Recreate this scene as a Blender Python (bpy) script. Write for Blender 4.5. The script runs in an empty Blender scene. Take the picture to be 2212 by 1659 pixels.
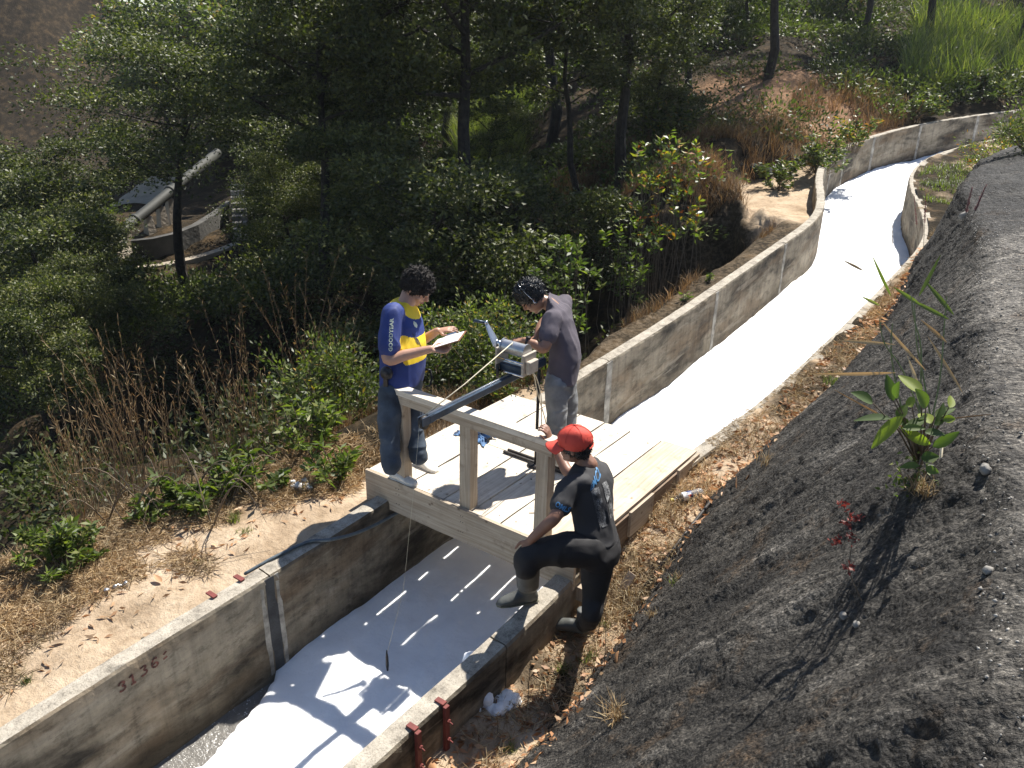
import bpy, bmesh, math, random
import numpy as np
from mathutils import Vector, Matrix
from mathutils.bvhtree import BVHTree
rng = np.random.default_rng(7)
random.seed(7)
SC = bpy.context.scene
COL = SC.collection

# ------------------------------------------------------------------ camera, sky, sun, exposure
CAM = np.array([4.453, -4.208, 3.309]); FPX = 1799.27
PIT, YAW, ROL = math.radians(22.667), math.radians(-35.564), math.radians(1.417)
FW = np.array([math.sin(YAW)*math.cos(PIT), math.cos(YAW)*math.cos(PIT), -math.sin(PIT)])
_R0 = np.array([math.cos(YAW), -math.sin(YAW), 0.0]); _U0 = np.cross(_R0, FW)
RT = _R0*math.cos(ROL)+_U0*math.sin(ROL); UP = -_R0*math.sin(ROL)+_U0*math.cos(ROL)
cd = bpy.data.cameras.new('camera'); co = bpy.data.objects.new('camera', cd); COL.objects.link(co)
cd.sensor_width = 36.0; cd.lens = FPX/2212*36; cd.clip_start = 0.05; cd.clip_end = 400
co.matrix_world = Matrix(((RT[0], UP[0], -FW[0], CAM[0]), (RT[1], UP[1], -FW[1], CAM[1]), (RT[2], UP[2], -FW[2], CAM[2]), (0, 0, 0, 1)))
SC.camera = co
SUN_EL = math.radians(55.0); SUN_AZ = math.radians(1.0)
w = bpy.data.worlds.new("World"); SC.world = w; w.use_nodes = True
nt = w.node_tree
sky = nt.nodes.new('ShaderNodeTexSky'); sky.sky_type = 'NISHITA'; sky.sun_disc = False
sky.sun_elevation = SUN_EL; sky.sun_rotation = SUN_AZ; sky.altitude = 1500
nt.links.new(sky.outputs[0], nt.nodes['Background'].inputs[0]); nt.nodes['Background'].inputs[1].default_value = 0.08
sl = bpy.data.lights.new('sun', 'SUN'); sl.energy = 4.9; sl.angle = math.radians(0.5); sl.color = (1.0, 0.955, 0.88)
so = bpy.data.objects.new('sun', sl); COL.objects.link(so)
sdir = Vector((math.sin(SUN_AZ)*math.cos(SUN_EL), math.cos(SUN_AZ)*math.cos(SUN_EL), math.sin(SUN_EL)))
so.rotation_euler = sdir.to_track_quat('Z', 'Y').to_euler(); so.location = (0, 10, 30)
SC.view_settings.view_transform = 'Standard'; SC.view_settings.look = 'None'
SC.view_settings.exposure = 1.05; SC.view_settings.gamma = 1.0
SC.view_settings.use_curve_mapping = False
SC.cycles.max_bounces = 6; SC.cycles.transparent_max_bounces = 6

HAZE = .0004
SL = 0.0907            # the canal climbs this much per metre
def P(px, py, dep): return CAM + dep*(FW + RT*(px-1106)/FPX + UP*(829.5-py)/FPX)
def on_plane(px, py, z0, s=SL):
    d = FW + RT*(px-1106)/FPX + UP*(829.5-py)/FPX
    t = (z0+s*CAM[1]-CAM[2])/(d[2]-s*d[1]); return CAM+t*d
def depth_of(X): return float((np.array(X)-CAM) @ FW)

# ------------------------------------------------------------------ noise
_perm = rng.random((64, 64, 64)).astype(np.float64)
def vnoise(x, y, z):
    xi = np.floor(x).astype(int); yi = np.floor(y).astype(int); zi = np.floor(z).astype(int)
    fx = x-xi; fy = y-yi; fz = z-zi
    fx = fx*fx*(3-2*fx); fy = fy*fy*(3-2*fy); fz = fz*fz*(3-2*fz)
    def h(a, b, c): return _perm[(xi+a) & 63, (yi+b) & 63, (zi+c) & 63]
    r = 0
    for a in (0, 1):
        for b in (0, 1):
            for c in (0, 1):
                r = r + h(a, b, c)*(fx if a else 1-fx)*(fy if b else 1-fy)*(fz if c else 1-fz)
    return r*2-1
def fbm(x, y, z=0.0, oct=4, f=1.0, g=0.5):
    x = np.asarray(x, float); y = np.asarray(y, float); z = np.asarray(z, float)+np.zeros_like(x)
    s = 0; a = 1.0
    for o in range(oct):
        s = s + a*vnoise(x*f+o*7.3, y*f+o*3.1, z*f+o*11.7); a *= g; f *= 2.07
    return s
def sstep(x, a, b):
    t = np.clip((x-a)/(b-a), 0, 1); return t*t*(3-2*t)

# ------------------------------------------------------------------ object helpers
ORG = {}
def top_empty(name, label, cat, loc, group=None, kind=None):
    o = bpy.data.objects.new(name, None); COL.objects.link(o); o.location = tuple(loc); o.empty_display_size = 0.1
    o['label'] = label; o['category'] = cat
    if group: o['group'] = group
    if kind: o['kind'] = kind
    ORG[o.name] = np.array(loc, float); return o
def tag(o, label=None, cat=None, group=None, kind=None):
    if label: o['label'] = label
    if cat: o['category'] = cat
    if group: o['group'] = group
    if kind: o['kind'] = kind
    return o
def mesh_obj(name, V, F, mat, parent=None, org=None, smooth=False, attr=None, uv=None, mats=None, midx=None):
    V = np.asarray(V, float).reshape(-1, 3)
    if parent is not None: o0 = ORG[parent.name]
    elif org is not None: o0 = np.array(org, float)
    else: o0 = np.array([V[:, 0].mean(), V[:, 1].mean(), V[:, 2].min()]) if len(V) else np.zeros(3)
    me = bpy.data.meshes.new(name)
    Vl = V-o0
    if isinstance(F, np.ndarray):
        n, k = F.shape
        me.vertices.add(len(Vl)); me.vertices.foreach_set('co', Vl.astype(np.float32).ravel())
        me.loops.add(n*k); me.loops.foreach_set('vertex_index', F.astype(np.int32).ravel())
        me.polygons.add(n); me.polygons.foreach_set('loop_start', np.arange(0, n*k, k, dtype=np.int32))
        try: me.polygons.foreach_set('loop_total', np.full(n, k, dtype=np.int32))
        except Exception: pass
        me.update(calc_edges=True)
    else:
        me.from_pydata(Vl.tolist(), [], F)
    if mats:
        for m in mats: me.materials.append(m)
        if midx is not None: me.polygons.foreach_set('material_index', np.asarray(midx, dtype=np.int32))
    elif mat is not None: me.materials.append(mat)
    if smooth: me.polygons.foreach_set('use_smooth', np.ones(len(me.polygons), dtype=bool))
    if attr is not None:
        for k_, a in attr.items():
            dom = 'POINT' if len(a) == len(V) else 'FACE'
            at = me.attributes.new(k_, 'FLOAT', dom); at.data.foreach_set('value', np.asarray(a, dtype=np.float32))
    if uv is not None:
        ul = me.uv_layers.new(name='UVMap')
        li = np.zeros(len(me.loops), dtype=np.int32); me.loops.foreach_get('vertex_index', li)
        ul.data.foreach_set('uv', np.asarray(uv, dtype=np.float32)[li].ravel())
    me.validate(); me.update()
    o = bpy.data.objects.new(name, me); COL.objects.link(o)
    if parent is not None: o.parent = parent; ORG[o.name] = o0
    else: o.location = tuple(o0); ORG[o.name] = o0
    return o
class MB:
    def __init__(s): s.V = []; s.F = []
    def add(s, V, F):
        b = len(s.V); s.V += [tuple(map(float, v)) for v in V]; s.F += [tuple(int(i)+b for i in f) for f in F]; return s
    def box(s, c, h, ax=None, taper=1.0):
        c = np.array(c, float); ax = np.eye(3) if ax is None else np.array(ax, float)
        V = []
        for z in (-1, 1):
            k = taper if z > 0 else 1.0
            for x, y in ((-1, -1), (1, -1), (1, 1), (-1, 1)): V.append(c+ax[0]*x*h[0]*k+ax[1]*y*h[1]*k+ax[2]*z*h[2])
        return s.add(V, [(3, 2, 1, 0), (4, 5, 6, 7), (0, 1, 5, 4), (1, 2, 6, 5), (2, 3, 7, 6), (3, 0, 4, 7)])
    def tube(s, pts, r, n=8, cap=True, flat=1.0, up=None):
        pts = np.asarray(pts, float); m = len(pts); r = np.zeros(m)+np.asarray(r, float)
        V = []; prev = None
        for i in range(m):
            a = pts[min(i+1, m-1)]-pts[max(i-1, 0)]; a = a/(np.linalg.norm(a)+1e-12)
            if up is not None: u = np.array(up, float)
            else: u = prev if prev is not None else (np.array([0, 0, 1.]) if abs(a[2]) < .9 else np.array([1., 0, 0]))
            u = u-a*(u@a); u = u/(np.linalg.norm(u)+1e-12); prev = u; v = np.cross(a, u)
            for k in range(n):
                t = 2*math.pi*k/n; V.append(pts[i]+r[i]*(u*math.cos(t)+v*math.sin(t)*flat))
        F = [(i*n+k, i*n+(k+1) % n, (i+1)*n+(k+1) % n, (i+1)*n+k) for i in range(m-1) for k in range(n)]
        if cap: F += [tuple(range(n-1, -1, -1)), tuple((m-1)*n+k for k in range(n))]
        return s.add(V, F)
    def loft(s, cs, A, B, n=16, closed=True):
        """rings: centres cs, axis vectors A, B (already scaled)"""
        V = []; m = len(cs)
        for i in range(m):
            for k in range(n):
                t = 2*math.pi*k/n; V.append(np.array(cs[i])+np.array(A[i])*math.cos(t)+np.array(B[i])*math.sin(t))
        F = [(i*n+k, i*n+(k+1) % n, (i+1)*n+(k+1) % n, (i+1)*n+k) for i in range(m-1) for k in range(n)]
        F += [tuple(range(n-1, -1, -1)), tuple((m-1)*n+k for k in range(n))]
        return s.add(V, F)
    def ell(s, c, a, b=None, d=None, n=12, m=8):
        c = np.array(c, float)
        if b is None: r = a; a = np.array([r, 0, 0]); b = np.array([0, r, 0]); d = np.array([0, 0, r])
        a = np.array(a, float); b = np.array(b, float); d = np.array(d, float)
        V = [c-d]; F = []
        for i in range(1, m):
            ph = -math.pi/2+math.pi*i/m
            for k in range(n):
                t = 2*math.pi*k/n; V.append(c+a*math.cos(ph)*math.cos(t)+b*math.cos(ph)*math.sin(t)+d*math.sin(ph))
        V.append(c+d); L = len(V)-1
        for k in range(n): F.append((0, 1+(k+1) % n, 1+k)); F.append((L, 1+(m-2)*n+k, 1+(m-2)*n+(k+1) % n))
        for i in range(m-2):
            for k in range(n): F.append((1+i*n+k, 1+i*n+(k+1) % n, 1+(i+1)*n+(k+1) % n, 1+(i+1)*n+k))
        return s.add(V, F)
    def limb(s, pts, rs, n=12, flat=1.0, up=None, sub=5):
        """smooth tapered limb with round ends"""
        pts = np.asarray(pts, float); rs = np.asarray(rs, float)
        Q = []; R = []
        for i in range(len(pts)-1):
            p0 = pts[max(i-1, 0)]; p1 = pts[i]; p2 = pts[i+1]; p3 = pts[min(i+2, len(pts)-1)]
            for k in range(sub):
                t = k/sub
                q = .5*((2*p1)+(-p0+p2)*t+(2*p0-5*p1+4*p2-p3)*t*t+(-p0+3*p1-3*p2+p3)*t**3); Q.append(q); R.append(rs[i]*(1-t)+rs[i+1]*t)
        Q.append(pts[-1]); R.append(rs[-1])
        s.tube(Q, R, n, True, flat, up)
        s.ell(Q[0], R[0]*.98, n=n, m=6) if flat == 1.0 else None
        s.ell(Q[-1], R[-1]*.98, n=n, m=6) if flat == 1.0 else None
        return s
    def build(s, name, mat, parent=None, **k): return mesh_obj(name, s.V, s.F, mat, parent, **k)

def bevel(o, wd=0.004, seg=1):
    bm = bmesh.new(); bm.from_mesh(o.data)
    bmesh.ops.bevel(bm, geom=bm.edges[:], offset=wd, segments=seg, affect='EDGES', clamp_overlap=True)
    bm.to_mesh(o.data); bm.free(); return o
def skin_mesh(mb, vox, smooth_it=6, name='tmp', fold=None):
    """fuse overlapping closed shapes into ONE continuous surface"""
    me = bpy.data.meshes.new(name); me.from_pydata(mb.V, [], mb.F); me.update()
    bm = bmesh.new(); bm.from_mesh(me); bmesh.ops.recalc_face_normals(bm, faces=bm.faces[:]); bm.to_mesh(me); bm.free()
    o = bpy.data.objects.new(name, me); COL.objects.link(o)
    m = o.modifiers.new('r', 'REMESH'); m.mode = 'VOXEL'; m.voxel_size = vox; m.use_smooth_shade = True
    if smooth_it:
        m2 = o.modifiers.new('s', 'SMOOTH'); m2.factor = .5; m2.iterations = smooth_it
    dg = bpy.context.evaluated_depsgraph_get(); ev = o.evaluated_get(dg); me2 = ev.to_mesh()
    V = np.zeros(len(me2.vertices)*3, dtype=np.float32); me2.vertices.foreach_get('co', V); V = V.reshape(-1, 3).astype(float)
    N = np.zeros(len(me2.vertices)*3, dtype=np.float32)
    me2.vertices.foreach_get('normal', N); N = N.reshape(-1, 3).astype(float)
    F = [tuple(p.vertices) for p in me2.polygons]
    ev.to_mesh_clear(); bpy.data.objects.remove(o)
    if fold is not None: V = V+N*fold(V, N)[:, None]
    return V, F

# ------------------------------------------------------------------ materials
def new_mat(name):
    m = bpy.data.materials.new(name); m.use_nodes = True; nt = m.node_tree
    return m, nt, nt.nodes['Principled BSDF']
def N(nt, t, **k):
    n = nt.nodes.new(t)
    for a, b in k.items():
        if a in n.bl_rna.properties: setattr(n, a, b)
        else: n.inputs[a.replace('_', ' ')].default_value = b
    return n
def ramp(nt, fac, stops, interp='LINEAR'):
    r = nt.nodes.new('ShaderNodeValToRGB'); r.color_ramp.interpolation = interp
    e = r.color_ramp.elements
    while len(e) > 1: e.remove(e[-1])
    e[0].position = stops[0][0]; e[0].color = (*stops[0][1], 1) if len(stops[0][1]) == 3 else stops[0][1]
    for p, c in stops[1:]:
        q = e.new(p); q.color = (*c, 1) if len(c) == 3 else c
    nt.links.new(fac, r.inputs[0]); return r.outputs[0]
def noise(nt, vec, scale, detail=4, rough=.55, dist=0.0):
    n = nt.nodes.new('ShaderNodeTexNoise'); n.inputs['Scale'].default_value = scale; n.inputs['Detail'].default_value = detail
    n.inputs['Roughness'].default_value = rough; n.inputs['Distortion'].default_value = dist
    if vec is not None: nt.links.new(vec, n.inputs['Vector'])
    return n.outputs['Fac']
def mixc(nt, fac, a, b, mode='MIX'):
    m = nt.nodes.new('ShaderNodeMix'); m.data_type = 'RGBA'; m.blend_type = mode
    for s, v in ((0, fac), (6, a), (7, b)):
        if isinstance(v, bpy.types.NodeSocket): nt.links.new(v, m.inputs[s])
        elif s == 0: m.inputs[0].default_value = v
        else: m.inputs[s].default_value = (*v, 1)
    return m.outputs[2]
def math_(nt, op, a, b=None, c=None, clamp=False):
    m = nt.nodes.new('ShaderNodeMath'); m.operation = op; m.use_clamp = clamp
    for i, v in enumerate((a, b, c)):
        if v is None: continue
        if isinstance(v, bpy.types.NodeSocket): nt.links.new(v, m.inputs[i])
        else: m.inputs[i].default_value = v
    return m.outputs[0]
def mapping(nt, vec, scale=(1, 1, 1), rot=(0, 0, 0), loc=(0, 0, 0)):
    m = nt.nodes.new('ShaderNodeMapping'); nt.links.new(vec, m.inputs[0])
    m.inputs['Scale'].default_value = scale; m.inputs['Rotation'].default_value = rot; m.inputs['Location'].default_value = loc
    return m.outputs[0]
def bump(nt, bsdf, h, strength=.5, dist=.01, prev=None):
    b = nt.nodes.new('ShaderNodeBump'); b.inputs['Strength'].default_value = strength; b.inputs['Distance'].default_value = dist
    nt.links.new(h, b.inputs['Height'])
    if prev is not None: nt.links.new(prev, b.inputs['Normal'])
    nt.links.new(b.outputs[0], bsdf.inputs['Normal']); return b.outputs[0]
def pos(nt): return nt.nodes.new('ShaderNodeNewGeometry').outputs['Position']
def objc(nt): return nt.nodes.new('ShaderNodeTexCoord').outputs['Object']
def uvc(nt): return nt.nodes.new('ShaderNodeTexCoord').outputs['UV']

def simple(name, col, rough=.6, metal=0.0, var=.12, scale=20, bmp=.15, bscale=120, spec=None, bd=.003):
    m, nt, b = new_mat(name); c = objc(nt)
    n = noise(nt, c, scale, 5)
    dark = tuple(x*(1-var*2) for x in col); lite = tuple(min(1, x*(1+var)) for x in col)
    nt.links.new(ramp(nt, n, [(.3, dark), (.7, lite)]), b.inputs['Base Color'])
    b.inputs['Roughness'].default_value = rough; b.inputs['Metallic'].default_value = metal
    if spec is not None: b.inputs['Specular IOR Level'].default_value = spec
    if bmp: bump(nt, b, noise(nt, c, bscale, 4), bmp, bd)
    return m

M = {}
# concrete of the canal walls: uv u = metres along, v = metres below the top
def mat_concrete():
    m, nt, b = new_mat('canal_concrete'); p = pos(nt); uv = uvc(nt)
    sep = nt.nodes.new('ShaderNodeSeparateXYZ'); nt.links.new(uv, sep.inputs[0])
    big = noise(nt, mapping(nt, uv, (1.1, 2.6, 1)), 1.0, 7, .62, .35)
    base = ramp(nt, big, [(.36, (.036, .033, .028)), (.44, (.115, .104, .086)), (.52, (.215, .198, .165)), (.68, (.31, .288, .245))])
    warm = noise(nt, mapping(nt, uv, (.7, 2.2, 1), loc=(3, 5, 1)), 1.6, 4)
    base = mixc(nt, math_(nt, 'MULTIPLY', ramp(nt, warm, [(.48, (0, 0, 0)), (.64, (1, 1, 1))]), .55), base, (.15, .105, .065))
    streak = noise(nt, mapping(nt, uv, (14, .7, 1)), 1.0, 4, .6)
    base = mixc(nt, .45, base, ramp(nt, streak, [(.3, (.32, .30, .28)), (.5, (.9, .88, .85)), (.72, (1.25, 1.2, 1.15))]), 'MULTIPLY')
    # algae near the water line, darker in the lower third
    lo = math_(nt, 'ADD', sep.outputs[1], math_(nt, 'MULTIPLY', noise(nt, mapping(nt, uv, (1.5, 1, 1)), 2, 3), .5))
    base = mixc(nt, math_(nt, 'MULTIPLY', ramp(nt, lo, [(.80, (0, 0, 0)), (1.1, (1, 1, 1))]), .55), base, (.06, .048, .033))
    lime = noise(nt, mapping(nt, uv, (.9, 7, 1), rot=(0, 0, .25), loc=(1.2, 0, 0)), 1.0, 4)
    base = mixc(nt, math_(nt, 'MULTIPLY', ramp(nt, lime, [(.60, (0, 0, 0)), (.66, (1, 1, 1))]), .4), base, (.34, .32, .28))
    spl = noise(nt, mapping(nt, uv, (5, 9, 1)), 1.0, 8, .72)
    base = mixc(nt, .65, base, ramp(nt, spl, [(.38, (.42, .40, .37)), (.47, (1, 1, 1)), (.62, (1.28, 1.25, 1.2))]), 'MULTIPLY')
    pit = noise(nt, p, 55, 4, .7)
    base = mixc(nt, .5, base, ramp(nt, pit, [(.28, (.45, .45, .45)), (.42, (1, 1, 1)), (.7, (1.15, 1.15, 1.15))]), 'MULTIPLY')
    # the top: pale weathered cement
    geo = nt.nodes.new('ShaderNodeNewGeometry'); s2 = nt.nodes.new('ShaderNodeSeparateXYZ'); nt.links.new(geo.outputs['True Normal'], s2.inputs[0])
    topc = ramp(nt, noise(nt, p, 9, 6, .7), [(.3, (.13, .12, .105)), (.46, (.33, .31, .275)), (.7, (.47, .445, .40))])
    vor = noise(nt, p, 90, 3, .8)
    topc = mixc(nt, .6, topc, ramp(nt, vor, [(.36, (.35, .34, .32)), (.5, (1, 1, 1))]), 'MULTIPLY')
    base = mixc(nt, ramp(nt, s2.outputs[2], [(.75, (0, 0, 0)), (.9, (1, 1, 1))]), base, topc)
    base = mixc(nt, 1.0, base, (1.04, .985, .90), 'MULTIPLY')
    nt.links.new(base, b.inputs['Base Color']); b.inputs['Roughness'].default_value = .88; b.inputs['Specular IOR Level'].default_value = .3
    n1 = bump(nt, b, noise(nt, p, 14, 6, .7), .6, .02); bump(nt, b, noise(nt, p, 110, 3, .7), .5, .004, n1)
    return m
M['conc'] = mat_concrete()
M['mortar'] = simple('joint_mortar', (.33, .31, .27), .9, var=.35, scale=9, bmp=.6, bscale=60, bd=.01)
M['mortar_dark'] = simple('joint_tar', (.045, .047, .05), .8, var=.3, scale=9, bmp=.6, bscale=60, bd=.01)

def mat_wood(name, a, bcol, c, gs=26):
    m, nt, b = new_mat(name); o = uvc(nt)
    warp = noise(nt, mapping(nt, o, (1.2, 5, 1)), 1.5, 3)
    wv = nt.nodes.new('ShaderNodeTexNoise'); wv.inputs['Scale'].default_value = 1.0; wv.inputs['Detail'].default_value = 6
    add = nt.nodes.new('ShaderNodeVectorMath'); add.operation = 'MULTIPLY_ADD'
    nt.links.new(warp, add.inputs[0]); add.inputs[1].default_value = (0, 2.2, 0)
    nt.links.new(mapping(nt, o, (1.6, gs*2, 1)), add.inputs[2]); nt.links.new(add.outputs[0], wv.inputs['Vector'])
    col = ramp(nt, wv.outputs['Fac'], [(.28, a), (.5, bcol), (.72, c)])
    big = noise(nt, mapping(nt, o, (2.2, 3.5, 1)), 1, 4)
    col = mixc(nt, .7, col, ramp(nt, big, [(.3, (.72, .70, .68)), (.5, (.95, .94, .92)), (.7, (1.1, 1.1, 1.1))]), 'MULTIPLY')
    v = nt.nodes.new('ShaderNodeTexVoronoi'); v.inputs['Scale'].default_value = 5.5; nt.links.new(mapping(nt, o, (1, 1.4, 1)), v.inputs['Vector'])
    col = mixc(nt, math_(nt, 'MULTIPLY', ramp(nt, v.outputs['Distance'], [(.03, (1, 1, 1)), (.11, (0, 0, 0))]), .75), col, (.09, .05, .028))
    st = noise(nt, mapping(nt, o, (2.4, 2.4, 1), loc=(5, 2, 0)), 3.0, 6, .7)
    col = mixc(nt, math_(nt, 'MULTIPLY', ramp(nt, st, [(.56, (0, 0, 0)), (.70, (1, 1, 1))]), .6), col, (.17, .125, .085))
    sm = noise(nt, mapping(nt, o, (3.5, 3.5, 1), loc=(1, 8, 0)), 2.0, 7, .75)
    col = mixc(nt, math_(nt, 'MULTIPLY', ramp(nt, sm, [(.50, (0, 0, 0)), (.66, (1, 1, 1))]), .35), col, (.30, .26, .21))
    nt.links.new(col, b.inputs['Base Color']); b.inputs['Roughness'].default_value = .8; b.inputs['Specular IOR Level'].default_value = .25
    bump(nt, b, wv.outputs['Fac'], .25, .003)
    return m
M['wood'] = mat_wood('deck_timber', (.50, .43, .345), (.62, .555, .46), (.70, .64, .55))
M['wood2'] = mat_wood('rail_timber', (.30, .235, .165), (.42, .345, .26), (.52, .44, .34))
M['wood3'] = mat_wood('brown_board', (.42, .33, .245), (.54, .435, .33), (.62, .52, .41))

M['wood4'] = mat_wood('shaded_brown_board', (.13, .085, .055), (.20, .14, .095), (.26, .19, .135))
def mat_foam():
    m, nt, b = new_mat('foam'); p = pos(nt)
    n = noise(nt, p, 3.0, 6, .6); c = ramp(nt, n, [(.3, (.82, .83, .84)), (.6, (.93, .93, .93))])
    nt.links.new(c, b.inputs['Base Color']); b.inputs['Roughness'].default_value = .95; b.inputs['Specular IOR Level'].default_value = .1
    b.inputs['Subsurface Weight'].default_value = .55; b.inputs['Subsurface Radius'].default_value = (1, 1, 1); b.inputs['Subsurface Scale'].default_value = .035
    n1 = bump(nt, b, noise(nt, p, 7, 5, .6), .6, .03); bump(nt, b, noise(nt, p, 70, 4, .7), .45, .004, n1)
    return m
M['foam'] = mat_foam()
def mat_water():
    m, nt, b = new_mat('sudsy_water'); p = pos(nt)
    v = nt.nodes.new('ShaderNodeTexVoronoi'); v.inputs['Scale'].default_value = 42; nt.links.new(p, v.inputs['Vector'])
    n = noise(nt, p, 6, 6, .7)
    f = math_(nt, 'MULTIPLY', ramp(nt, v.outputs['Distance'], [(.12, (1, 1, 1)), (.3, (0, 0, 0))]), ramp(nt, n, [(.42, (0, 0, 0)), (.6, (1, 1, 1))]))
    nt.links.new(mixc(nt, f, (.17, .16, .145), (.75, .75, .75)), b.inputs['Base Color'])
    b.inputs['Roughness'].default_value = .18
    bump(nt, b, noise(nt, p, 26, 4, .6), .8, .02); return m
M['water'] = mat_water()

def mat_ground():
    m, nt, b = new_mat('earth'); p = pos(nt)
    at = nt.nodes.new('ShaderNodeAttribute'); at.attribute_name = 'kind'
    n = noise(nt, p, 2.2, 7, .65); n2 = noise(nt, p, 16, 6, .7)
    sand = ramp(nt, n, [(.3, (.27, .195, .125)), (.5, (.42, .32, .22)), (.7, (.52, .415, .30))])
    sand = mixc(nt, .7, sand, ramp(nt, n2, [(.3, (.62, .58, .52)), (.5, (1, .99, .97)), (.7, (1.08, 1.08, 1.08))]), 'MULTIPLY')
    forest = ramp(nt, n, [(.3, (.012, .010, .007)), (.5, (.034, .026, .016)), (.66, (.085, .058, .032))])  # soil darkened to stand in for the shade on the ravine slope
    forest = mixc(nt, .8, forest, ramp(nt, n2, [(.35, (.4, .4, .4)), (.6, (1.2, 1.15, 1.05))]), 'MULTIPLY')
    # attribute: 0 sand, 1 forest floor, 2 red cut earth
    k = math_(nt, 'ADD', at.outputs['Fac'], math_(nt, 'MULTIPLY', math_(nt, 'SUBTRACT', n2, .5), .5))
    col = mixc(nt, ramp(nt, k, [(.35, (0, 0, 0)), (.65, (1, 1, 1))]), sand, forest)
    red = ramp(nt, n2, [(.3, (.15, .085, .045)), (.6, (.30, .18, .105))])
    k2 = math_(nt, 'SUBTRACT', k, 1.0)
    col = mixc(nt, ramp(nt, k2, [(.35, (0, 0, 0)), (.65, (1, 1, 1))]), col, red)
    nt.links.new(col, b.inputs['Base Color']); b.inputs['Roughness'].default_value = .95; b.inputs['Specular IOR Level'].default_value = .1
    n1 = bump(nt, b, n2, .7, .04); bump(nt, b, noise(nt, p, 90, 5, .7), .6, .008, n1); return m
M['earth'] = mat_ground()

def mat_rock():
    m, nt, b = new_mat('rough_tarred_concrete'); p = pos(nt)
    at = nt.nodes.new('ShaderNodeAttribute'); at.attribute_name = 'crest'
    # ragged streaks running down the face
    stv = mapping(nt, p, (1.0, 2.8, 1.0), rot=(0, 0, .35))
    n = noise(nt, stv, 1.5, 8, .7, .4); n2 = noise(nt, mapping(nt, p, (1, 1.5, .8), rot=(0, 0, .3)), 42, 4, .8); n3 = noise(nt, p, 4.5, 6, .7)
    dark = ramp(nt, n, [(.3, (.012, .011, .010)), (.45, (.031, .028, .0245)), (.56, (.066, .060, .052)), (.70, (.18, .166, .148))])
    lite = ramp(nt, n3, [(.3, (.05, .045, .038)), (.5, (.13, .118, .102)), (.7, (.22, .203, .178))])
    k = math_(nt, 'ADD', at.outputs['Fac'], math_(nt, 'MULTIPLY', math_(nt, 'SUBTRACT', n3, .5), 1.0))
    kd = math_(nt, 'ADD', 1.0, math_(nt, 'MULTIPLY', math_(nt, 'MINIMUM', at.outputs['Fac'], 0.0), .55))
    col = mixc(nt, ramp(nt, k, [(.35, (0, 0, 0)), (.7, (1, 1, 1))]), dark, lite)
    rust = noise(nt, p, 2.6, 6, .75)
    col = mixc(nt, math_(nt, 'MULTIPLY', ramp(nt, rust, [(.56, (0, 0, 0)), (.66, (1, 1, 1))]), .55), col, (.085, .052, .026))
    v = nt.nodes.new('ShaderNodeTexVoronoi'); v.inputs['Scale'].default_value = 60; nt.links.new(p, v.inputs['Vector'])
    v2 = nt.nodes.new('ShaderNodeTexVoronoi'); v2.inputs['Scale'].default_value = 22; nt.links.new(p, v2.inputs['Vector'])
    col = mixc(nt, .85, col, ramp(nt, n2, [(.36, (.16, .16, .16)), (.48, (.75, .74, .72)), (.57, (1.5, 1.48, 1.45)), (.66, (3.4, 3.35, 3.2))]), 'MULTIPLY')
    kc = nt.nodes.new('ShaderNodeCombineColor'); [nt.links.new(kd, kc.inputs[i]) for i in range(3)]
    col = mixc(nt, 1.0, col, kc.outputs[0], 'MULTIPLY')
    nt.links.new(col, b.inputs['Base Color']); b.inputs['Roughness'].default_value = .66; b.inputs['Specular IOR Level'].default_value = .28
    hh = math_(nt, 'ADD', math_(nt, 'MULTIPLY', v.outputs['Distance'], -.5), math_(nt, 'ADD', math_(nt, 'MULTIPLY', v2.outputs['Distance'], -.8), n2))
    n1 = bump(nt, b, hh, 1.0, .030); bump(nt, b, noise(nt, p, 160, 3, .7), .5, .004, n1); return m
M['rock'] = mat_rock()

def mat_leaf(name, cols, trans=.45, rough=.38, tr_col=None, spec=.5):
    m, nt, b = new_mat(name); p = pos(nt)
    at = nt.nodes.new('ShaderNodeAttribute'); at.attribute_name = 'v'
    oi = nt.nodes.new('ShaderNodeObjectInfo')
    col = ramp(nt, at.outputs['Fac'], cols)
    col = mixc(nt, .8, col, ramp(nt, noise(nt, p, .9, 3), [(.3, (.5, .55, .55)), (.7, (1.5, 1.4, 1.2))]), 'MULTIPLY')
    nt.links.new(col, b.inputs['Base Color']); b.inputs['Roughness'].default_value = rough; b.inputs['Specular IOR Level'].default_value = spec
    tr = nt.nodes.new('ShaderNodeBsdfTranslucent')
    nt.links.new(mixc(nt, 1.0, col, tr_col or (1.5, 1.9, .5), 'MULTIPLY'), tr.inputs[0])
    ms = nt.nodes.new('ShaderNodeMixShader'); ms.inputs[0].default_value = trans
    nt.links.new(b.outputs[0], ms.inputs[1]); nt.links.new(tr.outputs[0], ms.inputs[2])
    nt.links.new(ms.outputs[0], nt.nodes['Material Output'].inputs[0]); return m
M['leaf_dark'] = mat_leaf('oak_leaf', [(0, (.026, .033, .014)), (.6, (.070, .082, .034)), (1, (.165, .165, .06))], .22, .5, spec=.30)
M['leaf_mid'] = mat_leaf('shrub_leaf', [(0, (.035, .050, .020)), (.6, (.085, .105, .040)), (.93, (.17, .19, .06)), (1, (.30, .16, .05))], .30, .48, spec=.32)
M['leaf_bright'] = mat_leaf('bright_leaf', [(0, (.055, .080, .026)), (.7, (.105, .135, .042)), (1, (.18, .19, .06))], .34, .52, spec=.35)
M['leaf_autumn'] = mat_leaf('turning_leaf', [(0, (.06, .09, .03)), (.5, (.13, .16, .04)), (.75, (.24, .21, .05)), (.9, (.35, .16, .04)), (1, (.30, .06, .03))], .4, .42)
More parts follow.
